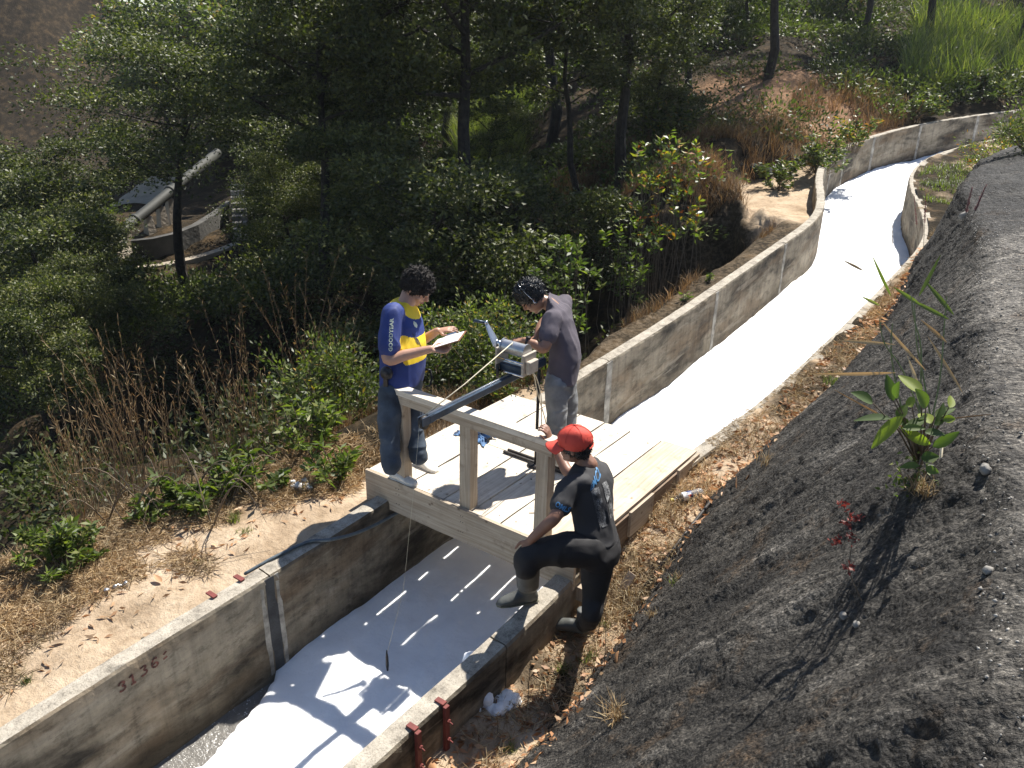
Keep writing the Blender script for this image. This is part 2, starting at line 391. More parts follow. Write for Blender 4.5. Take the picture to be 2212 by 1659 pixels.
M['leaf_big'] = mat_leaf('broad_leaf', [(0, (.06, .09, .035)), (.6, (.11, .15, .05)), (1, (.22, .26, .05))], .34, .6, spec=.25)
M['green_grass'] = mat_leaf('green_grass', [(0, (.07, .09, .028)), (.6, (.13, .155, .05)), (1, (.27, .25, .11))], .35, .5)
M['dry_grass'] = mat_leaf('dry_grass', [(0, (.15, .10, .055)), (.4, (.29, .21, .125)), (.8, (.43, .34, .22)), (1, (.52, .45, .32))], .25, .6, (1.2, 1.0, .7), .2)
M['brown_grass'] = mat_leaf('brown_grass', [(0, (.10, .060, .032)), (.5, (.22, .145, .082)), (1, (.36, .26, .15))], .25, .6, (1.2, 1.0, .7), .2)
M['dead_leaf'] = mat_leaf('dead_leaf', [(0, (.25, .12, .06)), (.5, (.44, .25, .14)), (1, (.55, .40, .27))], .2, .5, (1.2, .9, .6), .3)
M['purple'] = mat_leaf('purple_plume', [(0, (.16, .07, .08)), (1, (.30, .15, .15))], .3, .6, (1.1, .9, .9), .2)
M['red_leaf'] = mat_leaf('red_leaf', [(0, (.12, .03, .028)), (1, (.25, .06, .05))], .3, .5, (1.3, .7, .6), .3)
M['bark'] = simple('bark', (.035, .028, .021), .9, var=.35, scale=8, bmp=.9, bscale=24, bd=.03)
M['twig'] = simple('twig', (.16, .12, .08), .85, var=.3, scale=18, bmp=.4, bscale=60)
M['skinA'] = simple('skin_light', (.44, .245, .165), .5, var=.07, scale=9, bmp=.1, bscale=200)
M['skinB'] = simple('skin_tan', (.30, .155, .095), .48, var=.08, scale=9, bmp=.1, bscale=200)
M['skinC'] = simple('skin_brown', (.25, .125, .08), .48, var=.08, scale=9, bmp=.1, bscale=200)
M['hairA'] = simple('hair_curly', (.020, .014, .010), .8, var=.4, scale=60, bmp=1.0, bscale=110, bd=.012)
M['hairB'] = simple('hair_black', (.010, .009, .009), .32, var=.3, scale=60, bmp=.8, bscale=90, bd=.006)
M['eye'] = simple('eye_dark', (.02, .015, .012), .3, bmp=0)
M['lip'] = simple('lip', (.33, .12, .09), .45, bmp=0)
M['blue'] = simple('blue_jersey', (.016, .036, .175), .7, var=.14, scale=6, bmp=.35, bscale=260)
M['yellow'] = simple('yellow_jersey', (.78, .56, .02), .62, var=.06, scale=6, bmp=.3, bscale=260)
M['jeans'] = simple('dark_jeans', (.048, .066, .092), .85, var=.30, scale=7, bmp=.6, bscale=240)
M['jeans2'] = simple('washed_jeans', (.21, .215, .215), .85, var=.28, scale=6, bmp=.6, bscale=240)
M['grey_shirt'] = simple('grey_cotton', (.088, .075, .092), .9, var=.12, scale=5, bmp=.4, bscale=240)
M['black_shirt'] = simple('charcoal_cotton', (.030, .029, .031), .82, var=.15, scale=5, bmp=.4, bscale=240)
M['black_pants'] = simple('black_trousers', (.010, .009, .010), .75, var=.15, scale=5, bmp=.4, bscale=240)
M['boot'] = simple('rubber_boot', (.075, .078, .072), .55, var=.2, scale=12, bmp=.3, bscale=60)
M['shoe_w'] = simple('white_leather', (.72, .68, .60), .5, var=.08, scale=30, bmp=.2)
M['shoe_o'] = simple('olive_sneaker', (.13, .125, .085), .7, var=.2, scale=30, bmp=.3)
M['cap'] = simple('red_cap', (.62, .062, .038), .75, var=.06, scale=12, bmp=.35, bscale=300)
M['black'] = simple('black_plastic', (.015, .015, .017), .4, var=.15, bmp=.1)
M['paper'] = simple('paper', (.90, .90, .88), .7, var=.02, bmp=0)
M['hardboard'] = simple('hardboard', (.24, .11, .055), .6, var=.15, bmp=.1)
M['chrome'] = simple('chrome', (.62, .62, .63), .22, 1.0, var=.05, bmp=.05)
M['alu'] = simple('aluminium', (.50, .51, .53), .38, .9, var=.12, scale=12, bmp=.1)
M['beige_metal'] = simple('beige_enamel', (.42, .37, .30), .55, .2, var=.12, bmp=.1)
M['steel_blue'] = simple('blue_grey_steel', (.04, .065, .10), .42, .35, var=.2, scale=12, bmp=.15)
M['iron'] = simple('dark_iron', (.05, .045, .042), .55, .6, var=.25, scale=20, bmp=.3)
M['red_iron'] = simple('red_primer_steel', (.16, .035, .028), .7, .1, var=.16, scale=18, bmp=.3)
M['rope'] = simple('cream_cord', (.55, .49, .36), .7, bmp=.2)
M['hose'] = simple('grey_hose', (.10, .125, .14), .55, var=.2, bmp=.2)
M['cloth'] = simple('blue_cloth', (.10, .20, .37), .8, var=.35, scale=14, bmp=.3)
M['cloth2'] = simple('navy_cloth', (.015, .03, .07), .8, var=.2, scale=14, bmp=.3)
M['print_blue'] = simple('print_blue', (.06, .21, .42), .6, var=.1, bmp=0)
M['print_black'] = simple('print_dark', (.012, .018, .05), .6, bmp=0)
M['print_white'] = simple('print_pale', (.62, .66, .50), .6, bmp=0)
def mat_speckle():
    m, nt, b = new_mat('silver_halftone'); c = pos(nt)
    n = noise(nt, c, 190, 3, .8); n2 = noise(nt, c, 16, 4)
    f = math_(nt, 'ADD', n, math_(nt, 'MULTIPLY', math_(nt, 'SUBTRACT', n2, .5), .8))
    nt.links.new(ramp(nt, f, [(.42, (.035, .035, .037)), (.56, (.20, .20, .20)), (.7, (.5, .5, .48))]), b.inputs['Base Color'])
    b.inputs['Roughness'].default_value = .45; return m
M['speckle'] = mat_speckle()
M['paint_red'] = simple('red_spray', (.14, .05, .038), .9, var=.5, scale=30, bmp=0)
M['card'] = simple('pale_board', (.42, .33, .25), .8, var=.12, scale=10, bmp=.3)
M['pipe'] = simple('shaded_grey_pipe', (.035, .036, .028), .7, var=.2, scale=1.5, bmp=.2)  # darkened so that the pipe's shaded side sits in its colour
M['pipe_pale'] = simple('pale_pipe', (.42, .44, .38), .6, var=.15, scale=1.5, bmp=.2)
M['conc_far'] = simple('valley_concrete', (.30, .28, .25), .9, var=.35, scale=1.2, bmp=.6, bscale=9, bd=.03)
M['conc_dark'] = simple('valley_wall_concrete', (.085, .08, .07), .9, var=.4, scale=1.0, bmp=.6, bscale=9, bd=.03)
M['white_sand'] = simple('pale_sand', (.33, .28, .215), .95, var=.15, scale=1.5, bmp=.6, bscale=12, bd=.05)
def mat_plastic():
    m, nt, b = new_mat('clear_plastic'); b.inputs['Base Color'].default_value = (.93, .95, .95, 1)
    b.inputs['Roughness'].default_value = .08; b.inputs['Transmission Weight'].default_value = .85; b.inputs['IOR'].default_value = 1.2
    return m
M['plastic'] = mat_plastic()
M['label_w'] = simple('label_white', (.75, .75, .76), .4, bmp=0); M['label_b'] = simple('label_blue', (.02, .04, .14), .4, bmp=0)
M['label_r'] = simple('label_red', (.55, .03, .03), .4, bmp=0); M['cap_y'] = simple('yellow_plastic', (.75, .62, .12), .4, bmp=0)
M['rockdark'] = simple('dark_stone', (.03, .032, .028), .9, var=.4, scale=6, bmp=.9, bscale=20, bd=.02)
M['suds'] = M['foam']

# ------------------------------------------------------------------ the canal's line
LXY = np.array([(-12, -.15), (-6, -.12), (-2.9, -.08), (-1.75, -.02), (-.82, .06), (2.17, .2), (4.6, .36), (6.44, .39), (8.57, .42), (9.57, .44), (10.1, .37), (10.84, .16), (11.62, -.13), (12.8, -.54), (14, -.79), (15.1, -.86), (16.66, -.76), (18.5, -.31), (20.35, .46), (22.58, 1.78), (24.5, 3.2), (26, 4.6)])
RXY = np.array([(-12, 1.66), (-6, 1.68), (-2.0, 1.76), (-1.0, 1.84), (-.3, 1.87), (.3, 1.845), (1.2, 1.85), (2.0, 1.855), (2.25, 1.96), (2.6, 2.05), (3.2, 2.10), (4.5, 2.16), (6.3, 2.22), (8.5, 2.24), (9.0, 2.25), (9.44, 2.20), (10.1, 2.06), (10.76, 1.90), (11.5, 1.62), (12.2, 1.38), (12.83, 1.16), (14.2, .95), (15.34, .97), (16.44, 1.24), (18.0, 1.80), (20, 2.9), (22, 4.3), (24, 6), (26, 8)])
def cr(T, y):
    y = np.asarray(y, float); r = np.interp(y, T[:, 0], T[:, 1])
    for d in (.35, .7): r = r+np.interp(y-d, T[:, 0], T[:, 1])+np.interp(y+d, T[:, 0], T[:, 1])
    return r/5
def xL(y): return cr(LXY, y)      # outer edge of the left wall
def xR(y): return cr(RXY, y)      # water side edge of the right wall
def zc(y): return -.2+SL*np.asarray(y, float)
WT = .15                          # wall thickness

def offset_curve(fx, y, d):
    """point at horizontal distance d to the right of the curve x = fx(y)"""
    e = .05; dx = (fx(y+e)-fx(y-e))/(2*e); n = np.sqrt(1+dx*dx)
    return fx(y)+d/n, y-d*dx/n

def wall_panel(name, fx, y0, y1, d0, d1, parent, H=1.5, gap=.006, seed=0, lift=0.0):
    ys = np.linspace(y0+gap, y1-gap, max(3, int((y1-y0)/.07)+1))
    prof = [(d0, -H), (d0, -.02), (d0+.012, 0), ((d0*2+d1)/3, .004), ((d0+2*d1)/3, .003), (d1-.012, 0), (d1, -.02)]
    prof += [(d1, v) for v in np.linspace(-.08, -H, 10)]
    V = []; UV = []; k = len(prof)
    for y in ys:
        for j, (d, v) in enumerate(prof):
            X, Y = offset_curve(fx, y, d)
            rag = .010*fbm(y*9, d*20, v*9+seed, 3) if -.03 < v <= .004 else .004*fbm(y*5, v*5, seed, 2)
            if 1 <= j <= 6: V.append((X+rag*.8, Y, zc(Y)+v+rag*(1 if j in (2, 5, 1, 6) else .5)+lift))
            else: V.append((X+rag, Y, zc(Y)+v+lift))
            UV.append((y+seed, -v))
    V = np.array(V, float)
    n = len(ys); F = []
    for i in range(n-1):
        for j in range(k-1): F.append((i*k+j, i*k+j+1, (i+1)*k+j+1, (i+1)*k+j))
    F += [tuple(range(k-1, -1, -1)), tuple((n-1)*k+j for j in range(k))]
    return mesh_obj(name, V, F, M['conc'], parent, uv=UV)
lw = top_empty('canal_wall', 'weathered concrete left wall of the foam canal, curving away beside the sandy path', 'wall', (0, 0, -1.6))
rw = top_empty('canal_wall', 'low stained concrete right wall of the foam canal, beside the black embankment', 'wall', (2, 0, -1.6))
LJ = [-8, -4.0, -1.15, 1.0, 3.25, 5.8, 8.2, 10.3, 12.2, 13.4, 14.2, 15.3, 17.0, 19.0, 21.0, 23, 25.5]
for i in range(len(LJ)-1): wall_panel('panel', xL, LJ[i], LJ[i+1], 0, WT, lw, seed=i*.37)
RJ = [-8, -3.2, -.75, 1.2, 3.3, 5.6, 8.0, 9.6, 11.4, 13.2, 15.0, 17, 19, 21.5, 24]
for i in range(len(RJ)-1): wall_panel('panel', xR, RJ[i], RJ[i+1], 0, WT, rw, seed=20+i*.37)
def joint(fx, y, d, wd, m, parent, H=.85, th=.012, top=-.01):
    V = []; zz = np.linspace(top, -H, 14)
    for s in (-1, 1):
        for dd in (0, th):
            for k, v in enumerate(zz):
                X, Y = offset_curve(fx, y+s*wd/2+.012*fbm(v*6, y, s, 2), d+dd); V.append((X, Y, float(zc(Y))+v))
    n = len(zz); F = []
    A = 0; B = n; C_ = 2*n; D = 3*n
    for k in range(n-1):
        F += [(B+k, B+k+1, D+k+1, D+k), (A+k, A+k+1, B+k+1, B+k), (D+k, D+k+1, C_+k+1, C_+k)]
    F += [(A, B, D, C_)]
    mesh_obj('joint', V, F, m, parent)
for y, wd in ((3.25, .10), (5.8, .09), (8.2, .09), (12.2, .07), (13.4, .10), (14.2, .10), (15.3, .09), (17.0, .12), (19, .08), (21, .08)):
    joint(xL, y, WT-.008, wd, M['mortar'], lw)
joint(xL, -1.15, WT-.008, .075, M['mortar_dark'], lw); joint(xL, -1.085, WT-.0105, .03, M['mortar'], lw); joint(xL, -1.215, WT-.0105, .03, M['mortar'], lw)

# foam filling the canal, and the sudsy water where it thins out downstream on the left
HF = .80
ys = np.concatenate([np.arange(-7, 6, .035), np.arange(6, 26, .09)]); nt_ = 60; ts = np.linspace(0, 1, nt_)
YY, TT = np.meshgrid(ys, ts, indexing='ij')
XL_ = xL(YY)+WT-.02; XR_ = xR(YY)+.02
XX = XL_+(XR_-XL_)*TT
ZZ = zc(YY)-HF+.034*fbm(XX*1.3, YY*.9, 0, 4)+.018*fbm(XX*5, YY*3.4, 3, 4)+.02*np.exp(-TT*14)*fbm(YY*1.6, TT, 9, 3)
# towards the left wall the foam shelf breaks off below y = -1.2
edge = np.interp(YY, [-7, -4, -2.6, -2.0, -1.5, -1.25, -1.1], [.9, .62, .40, .30, .18, .08, -.2])+.035*fbm(YY*6, YY*2, 4, 4)
drop = sstep(edge-(XX-XL_), -.03, .05)
drop2 = drop
ZZ = ZZ-.30*drop2
F_idx = lambda n, k: np.array([(i*k+j, i*k+j+1, (i+1)*k+j+1, (i+1)*k+j) for i in range(n-1) for j in range(k-1)], dtype=np.int64)
fo = mesh_obj('canal_foam', np.stack([XX, YY, ZZ], -1).reshape(-1, 3), F_idx(*XX.shape)[:, ::-1], M['foam'], org=(1, 0, -1), smooth=True)
tag(fo, kind='structure')
yw = np.arange(-7, 4, .06); Yw, Tw = np.meshgrid(yw, np.linspace(0, 1, 30), indexing='ij')
Xw = xL(Yw)+WT-.02+(xR(Yw)-xL(Yw)-WT+.04)*Tw; Zw = zc(Yw)-HF-.105+.012*fbm(Xw*6, Yw*5, 2, 3)
wa = mesh_obj('canal_water', np.stack([Xw, Yw, Zw], -1).reshape(-1, 3), F_idx(*Xw.shape)[:, ::-1], M['water'], org=(1, 0, -1), smooth=True)
tag(wa, kind='structure')

# added box of thin haze round everything, lifting the darks like lens veil
hm = bpy.data.materials.new('veil_haze'); hm.use_nodes = True; hn = hm.node_tree; hn.nodes.remove(hn.nodes['Principled BSDF'])
pv = hn.nodes.new('ShaderNodeVolumePrincipled'); pv.inputs['Color'].default_value = (.93, .95, 1.0, 1); pv.inputs['Density'].default_value = HAZE; pv.inputs['Anisotropy'].default_value = .35
hn.links.new(pv.outputs[0], hn.nodes['Material Output'].inputs['Volume'])
hz = MB().box((-30, 50, 8), (95, 75, 24)).build('haze', hm); tag(hz, kind='stuff')
# ------------------------------------------------------------------ terrain on the left: near bank, gully, ravine and far hillside
GC = [(50, 1180, 6.2), (100, 1000, 9.5), (50, 900, 12), (200, 800, 15), (300, 650, 19), (400, 500, 35), (500, 400, 40), (290, 400, 42), (50, 290, 58), (50, 150, 61), (50, 0, 63), (50, -450, 66), (250, -450, 68), (400, -400, 74), (600, -300, 72), (-300, -400, 72), (-700, -300, 78), (-700, 300, 58), (-300, 0, 64), (-700, 0, 68), (1106, -300, 60), (-300, 600, 22), (-300, 290, 57), (300, 150, 62), (300, 0, 70),
      (700, 930, 7.6), (700, 800, 12), (700, 600, 18), (700, 400, 28), (830, 250, 34), (700, 100, 48), (700, -40, 60), (450, 950, 9.5), (450, 800, 14.5),
      (1106, 820, 8.2), (1106, 700, 11), (1106, 500, 17), (1106, 300, 24), (1106, 150, 31), (1106, 40, 37), (1106, -120, 47),
      (1400, 560, 14), (1350, 450, 17), (1450, 380, 15.6), (1600, 370, 15.2), (1400, 250, 21), (1400, 100, 27), (1400, 0, 32), (1400, -150, 42),
      (1700, 300, 18.5), (1720, 200, 21), (1790, 140, 24), (1800, 0, 30), (1800, -150, 40), (2050, 200, 23.5), (2050, 100, 28), (2070, 20, 33), (2070, -120, 44), (2300, 210, 25), (2400, 60, 32), (2400, -100, 45)]
GP = [P(*g) for g in GC]+[np.array(v) for v in ((-1.2, 4, -.9), (-1.2, 6, -.7), (-1.4, 8, -.5), (-3.2, 6, -1.5), (-3.2, 8.6, -.9), (-1.3, 9.0, -.2), (-6, 6, -2.2), (-8, 10, -1.6), (-7, 3, -3.0), (-5, 0, -2.9), (-9, 0, -4.5), (-1.7, 10.6, .62), (-3.2, 10.9, .75), (-5, 12, .5), (-2, 0, -1.1), (-2.6, -2, -1.4), (-4, -4, -2.6), (-10, -8, -6), (-30, -8, -9), (-4.5, 3, -1.6), (-.6, 16, 1.15), (0, 20, 1.75), (1.2, 22, 2.0), (3, 25, 2.5))]
GP = np.array(GP)
def _tps(r): return np.where(r > 1e-9, r*r*np.log(r+1e-12), 0)
_s = 10.0; gx = GP[:, :2]/_s
_K = _tps(np.linalg.norm(gx[:, None]-gx[None], axis=-1))+np.eye(len(gx))*2e-3
_Pm = np.hstack([np.ones((len(gx), 1)), gx]); _A = np.block([[_K, _Pm], [_Pm.T, np.zeros((3, 3))]])
_w = np.linalg.solve(_A, np.concatenate([GP[:, 2], np.zeros(3)]))
def G(x, y):
    x = np.asarray(x, float); y = np.asarray(y, float); sh = x.shape
    q = np.stack([x.ravel(), y.ravel()], 1)/_s; out = np.empty(len(q))
    for i in range(0, len(q), 20000):
        c = q[i:i+20000]; out[i:i+20000] = _tps(np.linalg.norm(c[:, None]-gx[None], axis=-1)) @ _w[:len(gx)]+_w[len(gx)]+c @ _w[-2:]
    return out.reshape(sh)
def tpath(y): return np.interp(y, [-8, -3, -2, -1.2, -.5, 0, .5, 2, 3, 8, 9.3, 10.2, 11, 12.3, 13.2, 14.2, 16, 30], [1.6, 1.25, 1.2, 1.4, 1.2, .75, .42, .22, .20, .20, .30, .85, 1.5, 1.6, 1.2, .5, .2, .2])
def left_h(x, y):
    x = np.asarray(x, float); y = np.asarray(y, float)
    t = xL(y)-x; tp = tpath(y)+.10*fbm(x*1.5, y*1.5, 5, 3)
    near = zc(y)-.05-.33*sstep(y, 9.3, 11.5)*(1-sstep(y, 13.2, 14.5))+.02*fbm(x*3, y*3, 0, 4)-.015*np.clip(t, 0, 3)
    near = near-.06*sstep(y, -.5, .5)*(1-sstep(y, 2, 4))
    g = G(x, y)+.18*fbm(x*.6, y*.6, 0, 5)*sstep(t, .5, 3)+.9*fbm(x*.11, y*.11, 1, 3)*sstep(t, 8, 22)
    bw = np.interp(y, [-8, 0, 2, 9, 10.5, 13.5, 16], [1.4, 1.2, .8, .8, .5, .8, 1.0])
    m = np.clip((t-tp)/bw, 0, 1); m = m*m*(3-2*m)
    h = near*(1-m)+g*m
    # clods on the broken edge of the bluff
    bl = np.exp(-((y-9.9)/.9)**2)*sstep(t, .3, .9)*(1-sstep(t, 5, 7))
    h = h-.95*(1-sstep(y+.25*fbm(x*1.7, y*0, 3, 2), 9.55, 9.95))*sstep(t, .35, .8)*(1-sstep(t, 4.5, 8))*sstep(y, 1.5, 4.5)
    return h+bl*(.17*fbm(x*4, y*4, h*4, 4)+.05*fbm(x*14, y*14, 1, 3))
ysl = np.concatenate([np.arange(-8, 14, .07), np.arange(14, 30, .16), 30*np.cumprod(np.full(70, 1.018))])
tl = np.concatenate([[-.05, 0], np.arange(.05, 3, .06), 3*np.cumprod(np.full(150, 1.024))])
YY, TT = np.meshgrid(ysl, tl, indexing='ij')
xl_ext = xL(np.minimum(ysl, 24.6))+np.interp(ysl, [24.6, 27, 60], [0, 22, 60])
XX = xl_ext[:, None]-TT
ZZ = left_h(np.where(YY > 24.6, XX, XX), YY)
# beyond the canal's bend the bank strip no longer applies
far = YY > 24.6
ZZ[far] = G(XX[far], YY[far])+.9*fbm(XX[far]*.11, YY[far]*.11, 1, 3)
tmask = TT; tp = tpath(YY)
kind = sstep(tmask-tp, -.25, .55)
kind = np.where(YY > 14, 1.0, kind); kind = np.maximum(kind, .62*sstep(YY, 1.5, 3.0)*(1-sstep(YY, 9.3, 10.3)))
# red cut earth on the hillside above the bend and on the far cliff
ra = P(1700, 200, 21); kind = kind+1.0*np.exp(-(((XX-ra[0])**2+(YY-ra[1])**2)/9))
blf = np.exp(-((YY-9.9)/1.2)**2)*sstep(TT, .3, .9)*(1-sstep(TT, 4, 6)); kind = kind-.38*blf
Vg = np.stack([XX, YY, ZZ], -1).reshape(-1, 3)
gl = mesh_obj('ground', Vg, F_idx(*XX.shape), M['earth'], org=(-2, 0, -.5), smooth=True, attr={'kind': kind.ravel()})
tag(gl, kind='structure')

# ------------------------------------------------------------------ right: narrow ground strip, then the rough black embankment
TF = lambda y: np.interp(y, [-8, -3, -1.3, -.2, 1.6, 4.8, 8, 10, 11, 12, 14, 18, 22, 26], [.42, .42, .42, .36, .30, .24, .0, .06, .5, 1.0, 1.9, 3.2, 4.2, 5])
TAN = lambda y: np.interp(y, [-8, 0, 4, 8, 11, 14, 26], [1.32, 1.34, 1.75, 3.5, 3.2, 1.8, 1.4])
ZCR = lambda y: np.interp(y, [-8, -2, 0, 4, 5.5, 8, 10, 12, 14, 18, 26], [1.75, 1.85, 1.9, 1.92, 1.66, 1.84, 1.80, 1.9, 2.1, 2.5, 3.2])
def right_gz(y): return zc(y)-np.interp(y, [-8, -2, -.5, .3, .9, 3, 6, 26], [.30, .32, .36, .30, .15, -.012, -.012, -.012])
yr = np.concatenate([np.arange(-8, 10, .05), np.arange(10, 26, .12)])
tr_ = np.linspace(0, 1, 26)
V = []; KK = []
for y in yr:
    x0 = float(xR(y))+WT-.03-.045*float(sstep(y, 2.3, 3.0)); xf = x0+.03+float(TF(y))+.12; z0 = float(right_gz(y))
    for t in tr_:
        x = x0+(xf-x0)*t
        V.append((x, y, z0+.035*float(0)+.0)); KK.append(0)
V = np.array(V); V[:, 2] += .035*fbm(V[:, 0]*4, V[:, 1]*4, 1, 4)
kind = .25+.35*fbm(V[:, 0]*2, V[:, 1]*2, 4, 3)+.5*sstep(V[:, 1], 2, 6)
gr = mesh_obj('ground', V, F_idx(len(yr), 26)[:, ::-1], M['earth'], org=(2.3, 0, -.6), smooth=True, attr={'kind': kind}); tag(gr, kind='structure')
# embankment sections
ye = np.concatenate([np.arange(-7, -3.4, .05), np.arange(-3.4, 2.6, .0165), np.arange(2.6, 6, .03), np.arange(6, 26, .09)])
NS, NT2 = 200, 70
S = np.zeros((len(ye), NS+NT2, 3)); CRE = np.zeros((len(ye), NS+NT2))
for i, y in enumerate(ye):
    xf = float(xR(y))+WT+float(TF(y)); zf = float(right_gz(y))-.06; zt_ = float(ZCR(y)); xc = xf+(zt_-zf)/float(TAN(y)); xc = float(np.interp(y, [-8, -2.5, -1.3, 0, 1.6, 3, 5, 7], [4.75, 4.62, 4.42, 4.15, 3.86, 3.72, 3.35, xc])) if y < 7 else xc
    a = np.linspace(0, 1, NS); S[i, :NS, 0] = xf+(xc-xf)*a; S[i, :NS, 2] = zf+(zt_-zf)*a
    b_ = np.linspace(0, 1, NT2+1)[1:]**1.6; S[i, NS:, 0] = xc+6*b_; S[i, NS:, 2] = zt_+6*b_*.12+.25*np.sin(b_*3)
    S[i, :, 1] = y; CRE[i, :NS] = sstep(a, .86, 1.0)*.5; CRE[i, NS:] = .5+.5*sstep(b_, 0, .02); CRE[i] = CRE[i]*float(1-sstep(y, 2.8, 4.2))-float(sstep(y, 3.2, 4.8))
for _ in range(30): S[:, 1:-1, :] = (S[:, :-2, :]+S[:, 2:, :]+S[:, 1:-1, :]*2)/4
for _ in range(10): S[1:-1, :, 0] = (S[:-2, :, 0]+S[2:, :, 0]+2*S[1:-1, :, 0])/4
S0 = S.copy()
du = np.gradient(S, axis=1); dv = np.gradient(S, axis=0); nn = np.cross(dv, du); nn /= np.linalg.norm(nn, axis=-1, keepdims=True)+1e-9
if nn[5, 50, 0] > 0: nn = -nn
lump = .045*fbm(S[..., 0]*1.2, S[..., 1]*1.9, S[..., 2]*1.2, 3)+.007*fbm(S[..., 0]*8, S[..., 1]*13, S[..., 2]*6, 3, g=.7)+.0062*fbm(S[..., 0]*30, S[..., 1]*36, S[..., 2]*26, 2, g=.8)
pits = np.maximum(0, fbm(S[..., 0]*7, S[..., 1]*9, S[..., 2]*5+9, 3)-.30)
# a groove shaped for the broad-leaved plant's shadow streak, its depth set to nothing
ga = on_plane(1985, 1060, 1.35, 0); gb = on_plane(1560, 1560, -.1, 0); gd = gb-ga; gl_ = np.linalg.norm(gd)
_u = ((S-ga) @ gd)/gl_**2; _r = np.linalg.norm(S-(ga+np.clip(_u, 0, 1)[..., None]*gd), axis=-1)+.03*fbm(S[..., 0]*5, S[..., 1]*5, S[..., 2]*5, 2)
groove = np.exp(-(_r/.085)**2)*.0
S = S+nn*(lump-.014*pits-groove)[..., None]
em = mesh_obj('embankment', S.reshape(-1, 3), F_idx(*S.shape[:2])[:, ::-1], M['rock'], org=(3, 0, -.5), smooth=True, attr={'crest': CRE.ravel()})
tag(em, kind='structure')
BV = {}
def bvh(o):
    if o.name not in BV:
        me = o.data; mw = np.array(o.matrix_world) if False else None
        off = Vector(ORG[o.name]); BV[o.name] = BVHTree.FromPolygons([v.co+off for v in me.vertices], [p.vertices[:] for p in me.polygons])
    return BV[o.name]
def hit_px(px, py, objs):
    d = Vector(FW+RT*(px-1106)/FPX+UP*(829.5-py)/FPX).normalized(); best = None
    for o in objs:
        h = bvh(o).ray_cast(Vector(CAM), d, 300)
        if h[0] is not None and (best is None or h[3] < best[1]): best = (np.array(h[0]), h[3], np.array(h[1]))
    if best is None: print('NOHIT', px, py); q = on_plane(px, py, -.52); best = (q, 5.0, np.array([0, 0, 1.0]))
    return best
def right_h(x, y):
    h = bvh(gr).ray_cast(Vector((x, y, 8)), Vector((0, 0, -1)), 30); h2 = bvh(em).ray_cast(Vector((x, y, 8)), Vector((0, 0, -1)), 30)
    zz = [q[0].z for q in (h, h2) if q[0] is not None]; return max(zz) if zz else float(right_gz(y))
#@@PART2
# ------------------------------------------------------------------ the timber footbridge
def board(name, c, half, mat, parent, ax=None, seed=None, bev=.003, warp=0.0):
    """plank with its grain along its first axis"""
    seed = random.random()*30 if seed is None else seed
    n = max(2, int(half[0]*2/.12)); ax = np.eye(3) if ax is None else np.array(ax, float); c = np.array(c, float)
    prof = [(-1, -1), (1, -1), (1, 1), (-1, 1)]; V = []; UV = []
    for i in range(n+1):
        u = -1+2*i/n
        for a, b in prof:
            j = warp*math.sin(seed+u*2.2)+.0012*random.uniform(-1, 1)
            V.append(c+ax[0]*u*half[0]+ax[1]*(a*half[1]+.001*random.uniform(-1, 1))+ax[2]*(b*half[2]+j))
            UV.append((u*half[0]+seed, a*half[1]+b*half[2]+seed*.7))
    F = [(i*4+k, i*4+(k+1) % 4, (i+1)*4+(k+1) % 4, (i+1)*4+k) for i in range(n) for k in range(4)]+[(3, 2, 1, 0), (n*4, n*4+1, n*4+2, n*4+3)]
    F = [f[::-1] for f in F]
    return mesh_obj(name, V, F, mat, parent, uv=UV)
XA = np.array([(1, 0, 0), (0, 1, 0), (0, 0, 1)]); YA = np.array([(0, 1, 0), (-1, 0, 0), (0, 0, 1)]); ZA = np.array([(0, 0, 1), (0, 1, 0), (-1, 0, 0)])
br = top_empty('footbridge', 'rough timber plank footbridge with a three-post handrail, laid across the foam canal', 'footbridge', (1, 1, -.3))
seams = [-.01, .42, .795, 1.07, 1.345, 1.66, 2.0]
for k in range(6):
    a, b = seams[k]+.007, seams[k+1]-.007
    spans = [(.04, .995), (1.003, 2.03)] if k in (1, 2) else [(.035+.01*random.random(), 2.02+.03*random.random())]
    for y0, y1 in spans:
        board('plank', ((a+b)/2, (y0+y1)/2, -.0125+.002*random.uniform(-1, 1)), ((y1-y0)/2, (b-a)/2, .0125), M['wood3'] if k == 5 else M['wood'], br, YA, warp=.0025)
for y in (.12, .72, 1.35, 1.9): board('joist', (1.0, y, -.075), (.985, .04, .048), M['wood2'], br, XA)
board('toe_board', (1.0, .012, -.135), (1.012, .014, .142), M['wood2'], br, XA, seed=3.3)
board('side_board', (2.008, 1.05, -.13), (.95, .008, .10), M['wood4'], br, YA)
board('side_panel', (2.032, .945, -.105), (.186, .012, .108), M['wood2'], br, YA)
board('side_panel', (2.030, 1.79, -.10), (.20, .012, .108), M['wood2'], br, YA)
board('bearer', (2.06, .1, -.33), (.055, .045, .15), M['wood2'], br, ZA)
for x in (.345, 1.01, 1.69): 
    board('post', (x, .078, .365), (.395, .045, .05), M['wood2'], br, ZA)
nm = MB()
for k in range(6):
    for y in (.12, .72, 1.35, 1.9):
        for q_ in (.25, .75): nm.tube([(seams[k]+(seams[k+1]-seams[k])*q_+random.uniform(-.01, .01), y+random.uniform(-.012, .012), -.006), (seams[k]+(seams[k+1]-seams[k])*q_, y, .0012)], .0042, 6)
for x in (.33, .36, 1.0, 1.02, 1.68, 1.70):
    for z in (-.05, -.10, -.19): nm.tube([(x, .0, z), (x, -.0045, z)], .004, 6)
mesh_obj('nails', nm.V, nm.F, M['iron'], br)['kind'] = 'stuff'
board('handrail', (1.022, .072, .782), (.745, .05, .022), M['wood'], br, XA)
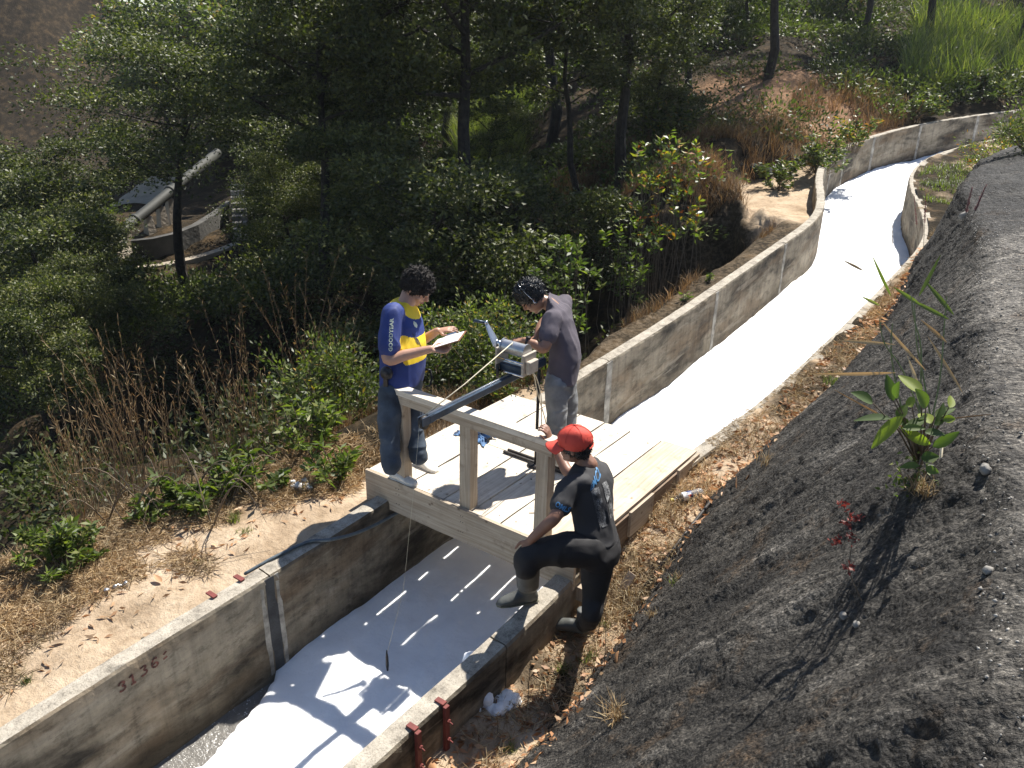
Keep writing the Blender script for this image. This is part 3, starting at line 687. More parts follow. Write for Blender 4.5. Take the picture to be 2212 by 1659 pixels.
board('rail_beam', (1.022, .052, .722), (.745, .02, .037), M['wood2'], br, XA)

# ------------------------------------------------------------------ people
RH = _R0; FH = np.array([FW[0], FW[1], 0]); FH /= np.linalg.norm(FH); ZV = np.array([0, 0, 1.0])
def head(mb, c, f, u, s, k=1.0):
    """skull, jaw, nose, brow, ears; c centre of the skull, f forward, u up, s side"""
    mb.ell(c+u*.028*k, s*.074*k, f*.095*k, u*.088*k, 16, 10)
    mb.ell(c+f*.022*k-u*.045*k, s*.058*k, f*.070*k, u*.070*k, 14, 9)
    mb.ell(c+f*.062*k-u*.092*k, s*.026*k, f*.022*k, u*.020*k, 10, 6)
    mb.tube([c+f*.088*k+u*.014*k, c+f*.108*k-u*.022*k, c+f*.090*k-u*.036*k], [.007*k, .0135*k, .010*k], 8)
    mb.ell(c+f*.086*k+u*.020*k, s*.05*k, f*.012*k, u*.010*k, 10, 6)
    mb.ell(c+f*.082*k-u*.058*k, s*.024*k, f*.013*k, u*.011*k, 10, 6)
    for sg in (-1, 1):
        mb.ell(c+s*sg*.076*k-f*.008*k-u*.008*k, s*.010*k, (f*.4+u*.0)*.045*k, u*.032*k, 10, 7)
        mb.ell(c+s*sg*.040*k+f*.060*k-u*.025*k, s*.022*k, f*.022*k, u*.022*k, 8, 6)
def hand(mb, wrist, d, n, sd, curl=.5, k=1.0, spread=.10, thumb=1):
    """palm + five separate fingers; d towards the fingers, n back-of-hand normal, sd thumb side"""
    d = d/np.linalg.norm(d); n = n-d*(n@d); n = n/np.linalg.norm(n); sd = np.cross(d, n)*np.sign(np.cross(d, n) @ sd+1e-9)
    pc = wrist+d*.045*k
    mb.loft([wrist-d*.01*k, wrist+d*.02*k, wrist+d*.06*k, wrist+d*.09*k], [sd*r*k for r in (.026, .035, .041, .038)], [n*r*k for r in (.018, .016, .014, .012)], 12)
    L = [.070, .080, .074, .058]
    for i in range(4):
        o = (1.5-i)*.021*k; base = wrist+d*.082*k+sd*o
        dd = d+sd*(1.5-i)*spread; dd /= np.linalg.norm(dd)
        p = [base-dd*.02*k, base]; a = 0; q = base
        for seg, fr in enumerate((.45, .32, .23)):
            a += curl*(.55+.25*seg); v = dd*math.cos(a)-n*math.sin(a); q = q+v*L[i]*fr*k; p.append(q)
        mb.limb(p, [r*k for r in (.0098, .0098, .009, .0084, .0072)], 8, sub=2)
    t0 = wrist+d*.025*k+sd*.028*k; v1 = d*.6+sd*.75*thumb-n*.25; v1 /= np.linalg.norm(v1); v2 = d*.9+sd*.25-n*.4*curl; v2 /= np.linalg.norm(v2)
    mb.limb([t0, t0+v1*.035*k, t0+v1*.035*k+v2*.03*k, t0+v1*.035*k+v2*.055*k], [.0125*k, .011*k, .010*k, .008*k], 8, sub=2)
def nrm(v): v = np.array(v, float); return v/np.linalg.norm(v)
def torso(mb, C_, wv, hw, fv, hd, n=20):
    mb.loft(C_, [wv[i]*hw[i] if isinstance(wv, list) else wv*hw[i] for i in range(len(C_))], [fv[i]*hd[i] if isinstance(fv, list) else fv*hd[i] for i in range(len(C_))], n)
def folds(scale, amp, zs=1.0, seed=0):
    def fn(V, Nn):
        a = fbm(V[:, 0]*scale, V[:, 1]*scale, V[:, 2]*scale*zs+seed, 3)
        b = 1-np.abs(fbm(V[:, 0]*scale*.6+5, V[:, 1]*scale*.6, V[:, 2]*scale*.6*zs+seed, 2))*2
        return amp*(.5*a+.8*np.clip(b, -.2, 1)**2-.3)
    return fn
def decal_text(body, txt, center, right, up, nrm_, size, mat, parent, off=.003, name='lettering', shear=0.0, bold=0.0, curve=None):
    cu = bpy.data.curves.new('t', 'FONT'); cu.body = txt; cu.size = size; cu.align_x = 'CENTER'; cu.align_y = 'CENTER'; cu.shear = shear; cu.offset = bold; cu.resolution_u = 2
    o = bpy.data.objects.new('t', cu); COL.objects.link(o); dg = bpy.context.evaluated_depsgraph_get(); me = o.evaluated_get(dg).to_mesh()
    bm = bmesh.new(); bm.from_mesh(me); bmesh.ops.triangulate(bm, faces=bm.faces[:])
    bmesh.ops.subdivide_edges(bm, edges=[e for e in bm.edges if e.calc_length() > size*.18], cuts=2, use_grid_fill=True); bmesh.ops.triangulate(bm, faces=bm.faces[:])
    pts = [v.co.copy() for v in bm.verts]; F = [[v.index for v in f.verts] for f in bm.faces]; bm.free()
    o.evaluated_get(dg).to_mesh_clear(); bpy.data.objects.remove(o)
    return decal_pts(body, [(p.x, p.y) for p in pts], F, center, right, up, nrm_, mat, parent, off, name)
def decal_pts(body, pts, F, center, right, up, nrm_, mat, parent, off=.003, name='print'):
    T = bvh(body); V = []
    right, up, nrm_ = nrm(right), nrm(up), nrm(nrm_)
    for x, y in pts:
        p = np.array(center)+right*x+up*y
        h = T.ray_cast(Vector(p+nrm_*.25), Vector(-nrm_), .5)
        if h[0] is None: h = T.find_nearest(Vector(p))
        V.append(np.array(h[0])+np.array(h[1])*off*(1 if np.array(h[1]) @ nrm_ > 0 else -1))
    return mesh_obj(name, V, F, mat, parent, smooth=False)
def grid_decal(body, w_, h_, center, right, up, nrm_, mat, parent, name, off=.002, n=14, m=22, mask=None):
    pts = []; F = []
    for j in range(m+1):
        for i in range(n+1): pts.append(((i/n-.5)*w_, (j/m-.5)*h_))
    for j in range(m):
        for i in range(n):
            if mask is None or mask((i+.5)/n, (j+.5)/m): F.append([j*(n+1)+i, j*(n+1)+i+1, (j+1)*(n+1)+i+1, (j+1)*(n+1)+i])
    return decal_pts(body, pts, F, center, right, up, nrm_, mat, parent, off, name)
def person(label, body_mb, mat, org, vox=.0065):
    V, F = skin_mesh(body_mb, vox, 3, 'body')
    o = mesh_obj('person', V, F, mat, org=org, smooth=True); tag(o, label, 'person'); return o
def garment(name, mb, mat, parent, vox=.009, it=8, fold=None, mats=None, midf=None):
    V, F = skin_mesh(mb, vox, it, name, fold); V = np.array(V)
    midx = None
    if midf is not None:
        cen = np.array([V[list(f)].mean(0) for f in F]); midx = midf(cen)
    return mesh_obj(name, V, F, mat, parent, smooth=True, mats=mats, midx=midx)

# ---- man in the blue and yellow jersey
dA = depth_of((.32, .33, .9))
f = nrm(RH*.93-FH*.36); l = np.cross(ZV, f)          # l: his left (away from the camera)
def A(px, py, off=0.0): return P(px, py, dA+off)
body = MB(); neck = A(874, 655); hc = A(900, 620)
hf = nrm(f*.80-ZV*.60); hu = nrm(ZV*.80+f*.60)
head(body, hc, hf, hu, l, 1.22)
body.limb([A(868, 676), A(878, 654), hc-hf*.02-hu*.05], [.072, .068, .066])
shR = A(847, 680, -.19); shL = A(872, 672, .19)
elR = A(838, 776, -.25); wrR = A(930, 754, -.22); elL = A(886, 752, .22); wrL = A(945, 715, .12)
body.limb([shR, (shR+elR)/2, elR, elR*.6+wrR*.4, wrR], [.056, .050, .046, .044, .030])
body.limb([shL, (shL+elL)/2, elL, elL*.6+wrL*.4, wrL], [.056, .050, .046, .044, .030])
hand(body, wrR, A(962, 757, -.20)-wrR, -ZV+l*.3, f*.2+l, .45, 1.05)
hand(body, wrL, A(972, 711, .10)-wrL, ZV-l*.2, -l, .25, 1.05)
torso(body, [A(866, 830), A(868, 760), A(866, 690), A(870, 668)], l, [.14, .14, .15, .07], f, [.11, .12, .10, .06])
for sgn, pts in ((-1, [A(850, 840, -.09), A(846, 930, -.09), A(850, 1000, -.10)]), (1, [A(885, 840, .09), A(893, 920, .06), A(905, 990, .05)])):
    body.limb(pts, [.08, .055, .040])
pa = person('person in a blue and yellow jersey standing on the footbridge with a clipboard', body, M['skinA'], (.32, .33, 0))
sh = MB()
torso(sh, [A(866, 826), A(868, 800), A(871, 770), A(871, 735), A(869, 695), A(866, 672), A(868, 655), A(872, 646)], l, [.205, .205, .21, .205, .205, .185, .13, .085], f, [.160, .172, .176, .170, .152, .118, .092, .075], 24)
slR = shR*.25+elR*.75+np.array([0, 0, .0]); slL = shL*.25+elL*.75
sh.limb([shR+l*.05, shR, shR*.5+slR*.5, slR], [.085, .088, .086, .088]); sh.limb([shL-l*.05, shL, shL*.5+slL*.5, slL], [.085, .088, .086, .088])
def jersey_idx(cen):
    q = cen-CAM; dz = q @ FW; px = 1106+FPX*(q @ RT)/dz; py = 829.5-FPX*(q @ UP)/dz
    z = cen[:, 2]; sf = (cen-np.array(A(868, 740))) @ f
    band = (sf > -.005) & (z > A(868, 770)[2]+.0) & (z < A(868, 712)[2]+.02*np.sin(sf*30)) & (np.abs((cen-A(868, 740)) @ l) < .2)
    r = np.linalg.norm((cen-(neck-ZV*.02))*[1, 1, .9], axis=1)+.006*np.sin(3*np.arctan2((cen-neck) @ l, (cen-neck) @ f))
    yoke = (r < .150) & (z > A(868, 690)[2])
    return np.where(band | yoke, 1, 0)
jersey = garment('jersey', sh, None, pa, .008, 9, folds(7, .010, .6), mats=[M['blue'], M['yellow']], midf=jersey_idx)
decal_text(jersey, 'GOODYEAR', A(846, 722, -.28), -ZV*-1, -f*1.0, -FH, .040, M['print_white'], jersey, .003, bold=.001)
decal_text(jersey, 'PE', A(906, 740, -.12), nrm(l*-.55+ZV*.55+f*.2)*1.0, nrm(ZV*.5+f*-.2), nrm(f-l*.55), .10, M['print_black'], jersey, .003, bold=.004)
grid_decal(jersey, .035, .045, A(902, 703, -.10), -l, ZV, nrm(f-l*.3), M['print_white'], jersey, 'crest', .003, 6, 8, lambda u, v: (u-.5)**2+(v-.5)**2 < .25)
tr = MB()
torso(tr, [A(866, 812), A(866, 838), A(866, 860)], l, [.18, .19, .18], f, [.155, .160, .15], 22)
tr.limb([A(846, 850, -.09), A(843, 890, -.10), A(842, 930, -.10), A(842, 975, -.10), A(846, 1004, -.10)], [.115, .103, .086, .080, .082], 16)
tr.limb([A(884, 850, .09), A(889, 885, .08), A(893, 920, .07), A(899, 960, .06), A(904, 986, .05)], [.115, .100, .084, .076, .078], 16)
garment('jeans', tr, M['jeans'], pa, .010, 7, folds(8, .013, 1.6, 4))
def shoe(name, heel, toe, mat, parent, k=1.0, hgt=.07, w=.045):
    d = nrm((toe-heel)*np.array([1, 1, 0])); s = np.cross(ZV, d); L = np.linalg.norm(toe-heel); mb = MB()
    cs = []; Aa = []; Bb = []
    for t, ww, hh in ((-.03, .6, .75), (.05, .85, .9), (.3, .9, 1.0), (.5, .95, .85), (.72, 1.1, .62), (.9, .95, .5), (1.0, .5, .32)):
        h = hgt*hh; cs.append(heel+d*L*t+ZV*h/2); Aa.append(s*w*ww); Bb.append(ZV*h/2)
    mb.loft(cs, Aa, Bb, 14); V, F = skin_mesh(mb, .006, 4, name)
    V[:, 2] = np.maximum(V[:, 2], min(heel[2], toe[2])+.002)
    o = mesh_obj(name, V, F, mat, parent, smooth=True)
    sm = MB(); sm.loft([heel+d*L*t+ZV*.008 for t in (-.03, .1, .4, .7, .9, 1.0)], [s*w*q for q in (.6, .95, .9, 1.12, 1.0, .55)], [ZV*.009]*6, 14); sm.build('sole', mat, o, smooth=True)
    return o
hR = on_plane(846, 1030, 0, 0); tR = on_plane(890, 1046, 0, 0); hL = on_plane(898, 1000, 0, 0); tL = on_plane(946, 1022, 0, 0)
hR[2] = tR[2] = hL[2] = tL[2] = 0
shoe('shoe', hR, hR+nrm(tR-hR)*.26, M['shoe_w'], pa); shoe('shoe', hL, hL+nrm(tL-hL)*.25, M['shoe_w'], pa)
def hair_mesh(c, f_, u, s, k, parent, mat, lift, amp, sc, front=.35, low=-.2, name='hair'):
    mb = MB(); mb.ell(c+u*.034*k-f_*.008*k, s*(.080*k+lift), f_*(.100*k+lift), u*(.092*k+lift), 28, 20)
    mb.ell(c-f_*.045*k-u*.012*k, s*(.068*k+lift*.5), f_*(.055*k+lift*.5), u*(.062*k), 20, 12)
    V, F = skin_mesh(mb, .0045, 2, name, lambda V, Nn: amp*fbm(V[:, 0]*sc, V[:, 1]*sc, V[:, 2]*sc, 3))
    q = V-c; fx = q @ f_; uz = q @ u
    keep = [fc for fc in F if (lambda a, b: b > (low*.1*k+max(0, a+.01)*front*2.2+.0) )(fx[list(fc)].mean(), uz[list(fc)].mean())]
    Kf = keep; V = np.array(V); n_ = len(Kf); ids = rng.integers(0, n_, 1500); A_ = []; Fs = list(Kf); b0 = len(V)
    for i in ids:
        q4 = V[list(Kf[i])]; cq = q4.mean(0); nq = np.cross(q4[1]-q4[0], q4[2]-q4[0]); nq /= np.linalg.norm(nq)+1e-9
        if nq @ (cq-c) < 0: nq = -nq
        d_ = nq*.55+rng.normal(size=3)*.6-u*.1; d_ /= np.linalg.norm(d_); s_q = np.cross(d_, nq); s_q = s_q/(np.linalg.norm(s_q)+1e-9)*.0035
        L_ = lift*(1.1+.9*rng.random()); k0 = b0+len(A_)
        A_ += [cq-s_q, cq+s_q, cq+d_*L_+s_q*.4, cq+d_*L_-s_q*.4]; Fs.append((k0, k0+1, k0+2, k0+3))
    return mesh_obj(name, np.concatenate([V, np.array(A_)]), Fs, mat, parent, smooth=True)
ha = hair_mesh(hc, hf, hu, l, 1.22, pa, M['hairA'], .013, .014, 48, .40, -.55)
def face_bits(c, f_, u, s, k, parent):
    for sg in (-1, 1):
        MB().ell(c+s*sg*.033*k+f_*.084*k+u*.002*k, s*.013*k, f_*.006*k, u*.006*k, 8, 6).build('eye', M['eye'], parent, smooth=True)
        MB().tube([c+s*sg*.015*k+f_*.096*k+u*.022*k, c+s*sg*.05*k+f_*.082*k+u*.024*k], .0045*k, 6).build('eyebrow', M['hairB'], parent, smooth=True)
    MB().ell(c+f_*.092*k-u*.058*k, s*.022*k, f_*.006*k, u*.006*k, 10, 6).build('lips', M['lip'], parent, smooth=True)
face_bits(hc, hf, hu, l, 1.22, pa)
# clipboard held in both hands
ca, cb, cc, cdd = A(942, 731, .05), A(1004, 712, .0), A(986, 753, -.22), A(938, 745, -.20)
cn = nrm(np.cross(cb-ca, cdd-ca)); cn = cn if cn[2] > 0 else -cn
cm = (ca+cb+cc+cdd)/4; e1 = nrm(cb-ca); e2 = np.cross(cn, e1)
cl = top_empty('clipboard', 'brown clipboard with white paper held by the person in the blue jersey', 'clipboard', cm)
MB().box(cm, (.125, .165, .003), (e1, e2, cn)).build('backing_board', M['hardboard'], cl)
MB().box(cm+cn*.005-e2*.008, (.112, .148, .0015), (e1, e2, cn)).build('paper_sheet', M['paper'], cl)
mb = MB().box(cm+cn*.010+e2*.145, (.05, .016, .004), (e1, e2, cn)); mb.tube([cm+cn*.016+e2*.150-e1*.045, cm+cn*.016+e2*.150+e1*.045], .006, 8); mb.build('clip', M['chrome'], cl)
pn = A(952, 765, -.25); MB().tube([pn, pn+nrm(e1*.3-e2*.9-cn*.6)*.0+np.array([0, 0, -.06])], [.004, .002], 6).build('pen', M['chrome'], cl)
# belt pouch and strap
bp = top_empty('belt_pouch', 'round black belt pouch on the hip of the person in the blue jersey', 'pouch', A(833, 805, -.25))
q = A(835, 806, -.23); mb = MB(); mb.ell(q, f*.052, l*.035, ZV*.055, 16, 10); mb.build('pouch_body', M['black'], bp, smooth=True)
MB().tube([q-l*.030, q-l*.038], [.035, .033], 18).build('lid', M['iron'], bp, smooth=True)
MB().box(q-ZV*.085+f*-.01, (.018, .006, .045), (f, l, ZV)).build('strap', M['black'], bp)
st = [A(917, 797, .12), A(929, 800, .12), A(933, 818, .12), A(928, 834, .12), A(920, 834, .12)]
ls = MB(); ls.tube(st, .011, 8, True, .3); o = ls.build('hanging_strap', M['black'], smooth=True); tag(o, 'dark loop of strap hanging from the front of the blue jersey wearer at the waist', 'strap')

# ---- man in the grey shirt, bent over the winch
dB = depth_of((1.17, 1.10, .7))
def B(px, py, off=0.0): return P(px, py, dB+off)
f = nrm(-RH*.93+FH*.10); l = np.cross(ZV, f)    # he faces image left, so l points towards the camera
hc = B(1150, 640, -.04); hf = nrm(f*.62-ZV*.78); hu = nrm(ZV*.62+f*.78)
body = MB(); head(body, hc, hf, hu, l, 1.14)
body.limb([B(1202, 672), B(1186, 657), B(1165, 648)], [.060, .058, .056])
shN = B(1196, 690, -.17); shF = B(1212, 660, .18); elN = B(1176, 752, -.26); wrN = B(1132, 735, -.22)
elF = B(1224, 648, .30); wrF = B(1160, 728, .05)
body.limb([shN, (shN+elN)/2, elN, elN*.55+wrN*.45, wrN], [.052, .046, .042, .038, .026])
body.limb([shF, (shF+elF)/2, elF, B(1172, 698, .14), wrF], [.052, .048, .044, .038, .027])
hand(body, wrN, B(1112, 735, -.20)-wrN, ZV+l*.2, -l, .9, .95); hand(body, wrF, B(1140, 742, .0)-wrF, ZV, l, .8, .95)
torso(body, [B(1206, 820), B(1216, 760), B(1210, 705), B(1202, 672)], l, [.12, .12, .13, .08], f, [.08, .07, .065, .05])
body.limb([B(1204, 830, -.08), B(1201, 905, -.08), B(1198, 975, -.06)], [.08, .055, .04]); body.limb([B(1216, 830, .09), B(1226, 905, .1), B(1224, 970, .10)], [.08, .055, .04])
pb = person('person in a grey T-shirt and washed jeans bent over the cable winch', body, M['skinB'], (1.17, 1.1, 0))
sh = MB(); bx = nrm(np.array(B(1207, 680))-np.array(B(1222, 800)))
torso(sh, [B(1213, 822), B(1218, 795), B(1222, 765), B(1219, 730), B(1211, 700), B(1209, 670), B(1206, 652), B(1194, 643)], l, [.175, .175, .18, .19, .205, .205, .18, .09], [nrm(f*1.0+ZV*t) for t in (0, .05, .1, .25, .35, .5, .6, .8)], [.130, .130, .132, .132, .128, .118, .095, .075], 24)
slN = shN*.42+elN*.58; slF = shF*.55+elF*.45
sh.limb([shN-l*.05, shN, (shN+slN)/2, slN], [.076, .080, .078, .080]); sh.limb([shF+l*.05, shF, (shF+slF)/2, slF], [.08, .082, .078, .076])
garment('shirt', sh, M['grey_shirt'], pb, .009, 9, folds(8, .013, .6, 7))
tr = MB(); torso(tr, [B(1213, 800), B(1211, 825), B(1210, 850)], l, [.15, .165, .16], f, [.115, .125, .12], 20)
tr.limb([B(1202, 835, -.08), B(1203, 870, -.08), B(1202, 905, -.08), B(1200, 945, -.07), B(1198, 985, -.06)], [.105, .092, .080, .074, .076], 16)
tr.limb([B(1220, 835, .08), B(1224, 870, .09), B(1226, 905, .10), B(1224, 945, .10), B(1222, 980, .10)], [.105, .092, .080, .074, .076], 16)
garment('jeans', tr, M['jeans2'], pb, .010, 7, folds(9, .011, 1.4, 9))
for (hx, hy), (tx, ty) in (((1204, 996), (1186, 1008)), ((1226, 985), (1206, 995))):
    h = on_plane(hx, hy, 0, 0); t = on_plane(tx, ty, 0, 0); h[2] = t[2] = 0; shoe('shoe', h, h+nrm(t-h)*.25, M['shoe_o'], pb)
hair_mesh(hc, hf, hu, l, 1.14, pb, M['hairB'], .014, .006, 30, .38, -.50); face_bits(hc, hf, hu, l, 1.14, pb)
# headset: thin steel band over the hair, with an earpiece
hs = top_empty('headset', 'thin silver headset worn over the black hair of the person at the winch', 'headset', hc)
pts = [hc+l*math.cos(t)*.113+hu*(math.sin(t)*.150+.012)-hf*.012 for t in np.linspace(-.15, math.pi+.15, 20)]
MB().tube(pts, .0035, 6).build('head_band', M['chrome'], hs, smooth=True)
MB().tube([pts[0], pts[0]-hu*.02+hf*.012, pts[0]-hu*.035], [.004, .005, .004], 6).build('ear_hook', M['chrome'], hs, smooth=True)
MB().ell(hc+l*.084-hu*.02-hf*.01, l*.012, hf*.022, hu*.024, 10, 6).build('earpiece', M['black'], hs, smooth=True)
wt = top_empty('wristwatch', 'black wristwatch on the forearm of the person at the winch', 'watch', wrN)
wd = nrm(wrN-elN); wu = nrm(ZV-wd*wd[2]); wc = wrN-wd*.03
MB().tube([wc-wd*.009, wc+wd*.009], .034, 16).build('strap', M['black'], wt, smooth=True)
MB().tube([wc+wu*.026, wc+wu*.042], .020, 12).build('watch_case', M['iron'], wt, smooth=True)

# ---- man in the red cap, one boot on the canal wall
dC = depth_of((2.09, -.2, .6))
def C_(px, py, off=0.0): return P(px, py, dC+off)
f = nrm(-RH*.86+FH*.50); l = np.cross(ZV, f)    # facing image left and away; l points to the camera side
hc = C_(1242, 962, -.05); hf = nrm(f*.85-ZV*.12-RH*.38); hf = nrm(hf); hs_ = nrm(np.cross(ZV, hf)); hu = np.cross(hf, hs_)
body = MB(); head(body, hc, hf, hu, hs_, 1.02)
body.limb([C_(1272, 1006), C_(1260, 992), C_(1250, 975)], [.062, .058, .056])
shL = C_(1236, 1048, -.10); shR = C_(1290, 1012, .16)
elL = C_(1198, 1118, -.22); wrL = C_(1147, 1166, -.16)
elR = C_(1230, 1022, .20); wrR = P(1190, 952, depth_of((1.70, .08, .80))+.02)
body.limb([shL, (shL+elL)/2, elL, elL*.6+wrL*.4, wrL], [.052, .045, .042, .039, .028])
body.limb([shR, (shR+elR)/2, elR, elR*.5+wrR*.5, wrR], [.052, .046, .041, .036, .026])
kn = C_(1130, 1196, -.12)
hand(body, wrL, C_(1133, 1200, -.14)-wrL, nrm(ZV*.5-FH*.8), -RH, .45, 1.0)
rt = np.array((1.70, .085, .818)); hand(body, wrR, rt-wrR, nrm(ZV*.9-FH*.2), -RH, .75, .95)
torso(body, [C_(1285, 1180), C_(1278, 1110), C_(1268, 1050), C_(1268, 1012)], RH*.7+FH*.7, [.12, .12, .14, .08], nrm(RH*-.7+FH*.7), [.10, .09, .10, .06])
heel = on_plane(1160, 1296, -.2)+ZV*.004; toe = on_plane(1090, 1312, -.2)+ZV*.02; bd = nrm((toe-heel)*np.array([1, 1, 0]))
hipF = C_(1262, 1185, -.08); hipB = C_(1292, 1195, .06)
ank = np.array((1.90, -.40, -.12)); kF = C_(1140, 1210, -.12)
body.limb([hipF, kF, heel+bd*.06+ZV*.07], [.08, .050, .03]); 
ftb = np.array((2.165, -.08, float(right_gz(-.08))+.02)); body.limb([hipB, C_(1279, 1290, .05), ftb+ZV*.1], [.08, .045, .032])
pc = person('person in a red cap and charcoal T-shirt with one boot on the canal wall', body, M['skinC'], (2.15, -.1, -.5))
sh = MB(); wv = nrm(RH*.62+FH*.78); dv = nrm(RH*.78-FH*.62)
torso(sh, [C_(1288, 1172), C_(1284, 1140), C_(1280, 1105), C_(1276, 1070), C_(1272, 1040), C_(1272, 1018), C_(1268, 1000)], wv, [.160, .155, .160, .178, .195, .17, .085], dv, [.135, .125, .125, .13, .13, .105, .075], 24)
slL = shL*.35+elL*.65; slR = shR*.45+elR*.55
sh.limb([shL+RH*.06, shL, (shL+slL)/2, slL], [.076, .080, .078, .078]); sh.limb([shR-RH*.03, shR, (shR+slR)/2, slR], [.078, .080, .076, .074])
tee = garment('shirt', sh, M['black_shirt'], pc, .009, 9, folds(7.5, .014, .8, 3))
bn = nrm(RH*.50-FH*.86)
decal_text(tee, 'EMC2', C_(1295, 1044, -.14), nrm(RH*.80+FH*.35+ZV*.38), nrm(ZV+RH*.15), bn, .054, M['print_blue'], tee, .004, bold=.0012)
decal_text(tee, 'OMLS', slL*.72+shL*.28-FH*.08-RH*.012, nrm(RH*.86-ZV*.45), nrm(ZV*.86+RH*.45), nrm(-FH*.9-RH*.3), .038, M['print_blue'], tee, .004, bold=.001)
bu = nrm(ZV-RH*.12)
grid_decal(tee, .060, .24, C_(1296, 1098, -.12), nrm(RH*.8+FH*.4), bu, bn, M['speckle'], tee, 'silver_print', .003, 10, 26, lambda u, v: fbm(np.array([u*5]), np.array([v*9]), 2)[0] > -.55)
grid_decal(tee, .050, .22, C_(1312, 1078, -.05), nrm(RH*.8+FH*.4), bu, bn, M['speckle'], tee, 'silver_print', .003, 10, 26, lambda u, v: fbm(np.array([u*5]), np.array([v*9]), 7)[0] > -.55)
tr = MB(); torso(tr, [C_(1290, 1160), C_(1292, 1185), C_(1292, 1215)], wv, [.155, .17, .14], dv, [.125, .14, .12], 20)
tr.limb([C_(1275, 1190, -.05), C_(1225, 1188, -.10), C_(1180, 1192, -.12), C_(1142, 1204, -.13), C_(1136, 1214, -.13), C_(1138, 1228, -.13)], [.125, .112, .095, .085, .082, .074], 16)
tr.limb([C_(1292, 1200, .05), C_(1286, 1250, .05), C_(1281, 1295, .05), C_(1276, 1335, .04), ftb+ZV*.07], [.122, .095, .073, .062, .056], 16)
garment('trousers', tr, M['black_pants'], pc, .010, 7, folds(8, .010, 1.2, 5))
# front boot: tall rubber shaft, foot along the wall top
d = nrm((toe-heel)*np.array([1, 1, 0])); s_ = np.cross(ZV, d)
bt = MB(); top = kF-ZV*.045
bt.loft([heel+d*.07+ZV*.02, heel+d*.07+ZV*.10, heel*.55+top*.45+d*.035, top], [d*.064, d*.062, d*.074, d*.080], [s_*.048, s_*.052, s_*.068, s_*.076], 18)
bt.loft([heel+d*t+ZV*h/2 for t, h in ((0, .07), (.04, .10), (.10, .11), (.16, .085), (.22, .065), (.265, .045), (.285, .025))], [s_*q for q in (.030, .042, .044, .046, .047, .036, .018)], [ZV*h/2 for h in (.07, .10, .11, .085, .065, .045, .025)], 16)
V, F = skin_mesh(bt, .007, 5, 'boot'); bo = mesh_obj('boot', V, F, M['boot'], pc, smooth=True)
MB().loft([heel+d*t+ZV*.008 for t in (0, .1, .2, .26, .285)], [s_*q for q in (.036, .048, .05, .04, .02)], [ZV*.010]*5, 14).build('sole', M['shoe_o'], bo, smooth=True)
bt = MB(); h2 = ftb.copy(); d2 = nrm(on_plane(1240, 1360, -.5, 0)-h2); d2[2] = 0; d2 = nrm(d2); s2 = np.cross(ZV, d2)
bt.loft([h2+d2*.02+ZV*.02, h2+ZV*.12, h2+ZV*.20], [d2*.058, d2*.055, d2*.058], [s2*.045, s2*.046, s2*.05], 16)
bt.loft([h2+d2*t+ZV*h/2 for t, h in ((-.03, .07), (.04, .10), (.10, .10), (.16, .085), (.21, .06), (.235, .03))], [s2*q for q in (.030, .042, .045, .048, .038, .018)], [ZV*h/2 for h in (.07, .10, .10, .085, .06, .03)], 16)
V, F = skin_mesh(bt, .007, 4, 'boot'); mesh_obj('boot', V, F, M['boot'], pc, smooth=True)
hair_mesh(hc-hu*.01, hf, hu, hs_, 1.02, pc, M['hairB'], .006, .003, 40, .30, -.62)
# the cap: crown, brim, button, strap opening
cap = top_empty('baseball_cap', 'bright red baseball cap on the head of the person leaning on the rail', 'cap', hc)
cf = nrm(hf+hu*.05)
mb = MB(); mb.ell(hc+hu*.040-hf*.004, hs_*.098, hf*.116, hu*.098, 28, 20); V, F = skin_mesh(mb, .005, 2, 'cap', folds(14, .003)); q = (V-hc) @ hu+.25*((V-hc) @ hf)*0
F = [t for t in F if q[list(t)].mean() > .000-.16*max(0, -((V[list(t)]-hc) @ hf).mean()) and not (((V[list(t)]-hc) @ hf).mean() < -.085 and abs(((V[list(t)]-hc) @ hs_).mean()) < .04 and q[list(t)].mean() < .032)]
mesh_obj('crown', V, F, M['cap'], cap, smooth=True)
mb = MB(); Vb = []; nb = 16; mbr = 8
for j in range(mbr+1):
    for i in range(nb+1):
        a = (i/nb-.5)*2*1.25; r = j/mbr
        ext = .085*math.cos(a*.62)*r
        p = hc+hu*(.012-.030*abs(math.sin(a))**2*r-.018*r)+hs_*(.098*math.sin(a))+hf*(.112*math.cos(a)*.98+ext); Vb.append(p)
Fb = [(j*(nb+1)+i, j*(nb+1)+i+1, (j+1)*(nb+1)+i+1, (j+1)*(nb+1)+i) for j in range(mbr) for i in range(nb)]
bo_ = mesh_obj('brim', Vb, Fb, M['cap'], cap, smooth=True); md = bo_.modifiers.new('t', 'SOLIDIFY'); md.thickness = .004
MB().ell(hc+hu*.139-hf*.004, .008).build('button', M['cap'], cap, smooth=True)
for k in range(6):
    a = k*math.pi/3+.3; pts = []
    for t in np.linspace(.05, 1.42, 14): pts.append(hc+hu*(.040+.0995*math.cos(t))-hf*.004+(hs_*.0995*math.cos(a)+hf*.1175*math.sin(a))*math.sin(t))
    MB().tube(pts, .0016, 5).build('seam', M['cap'], cap)
MB().tube([hc+hs_*x*.04-hf*(.117-abs(x)*.008)+hu*.006 for x in (-1, -.5, 0, .5, 1)], .006, 6).build('strap', M['cap'], cap)

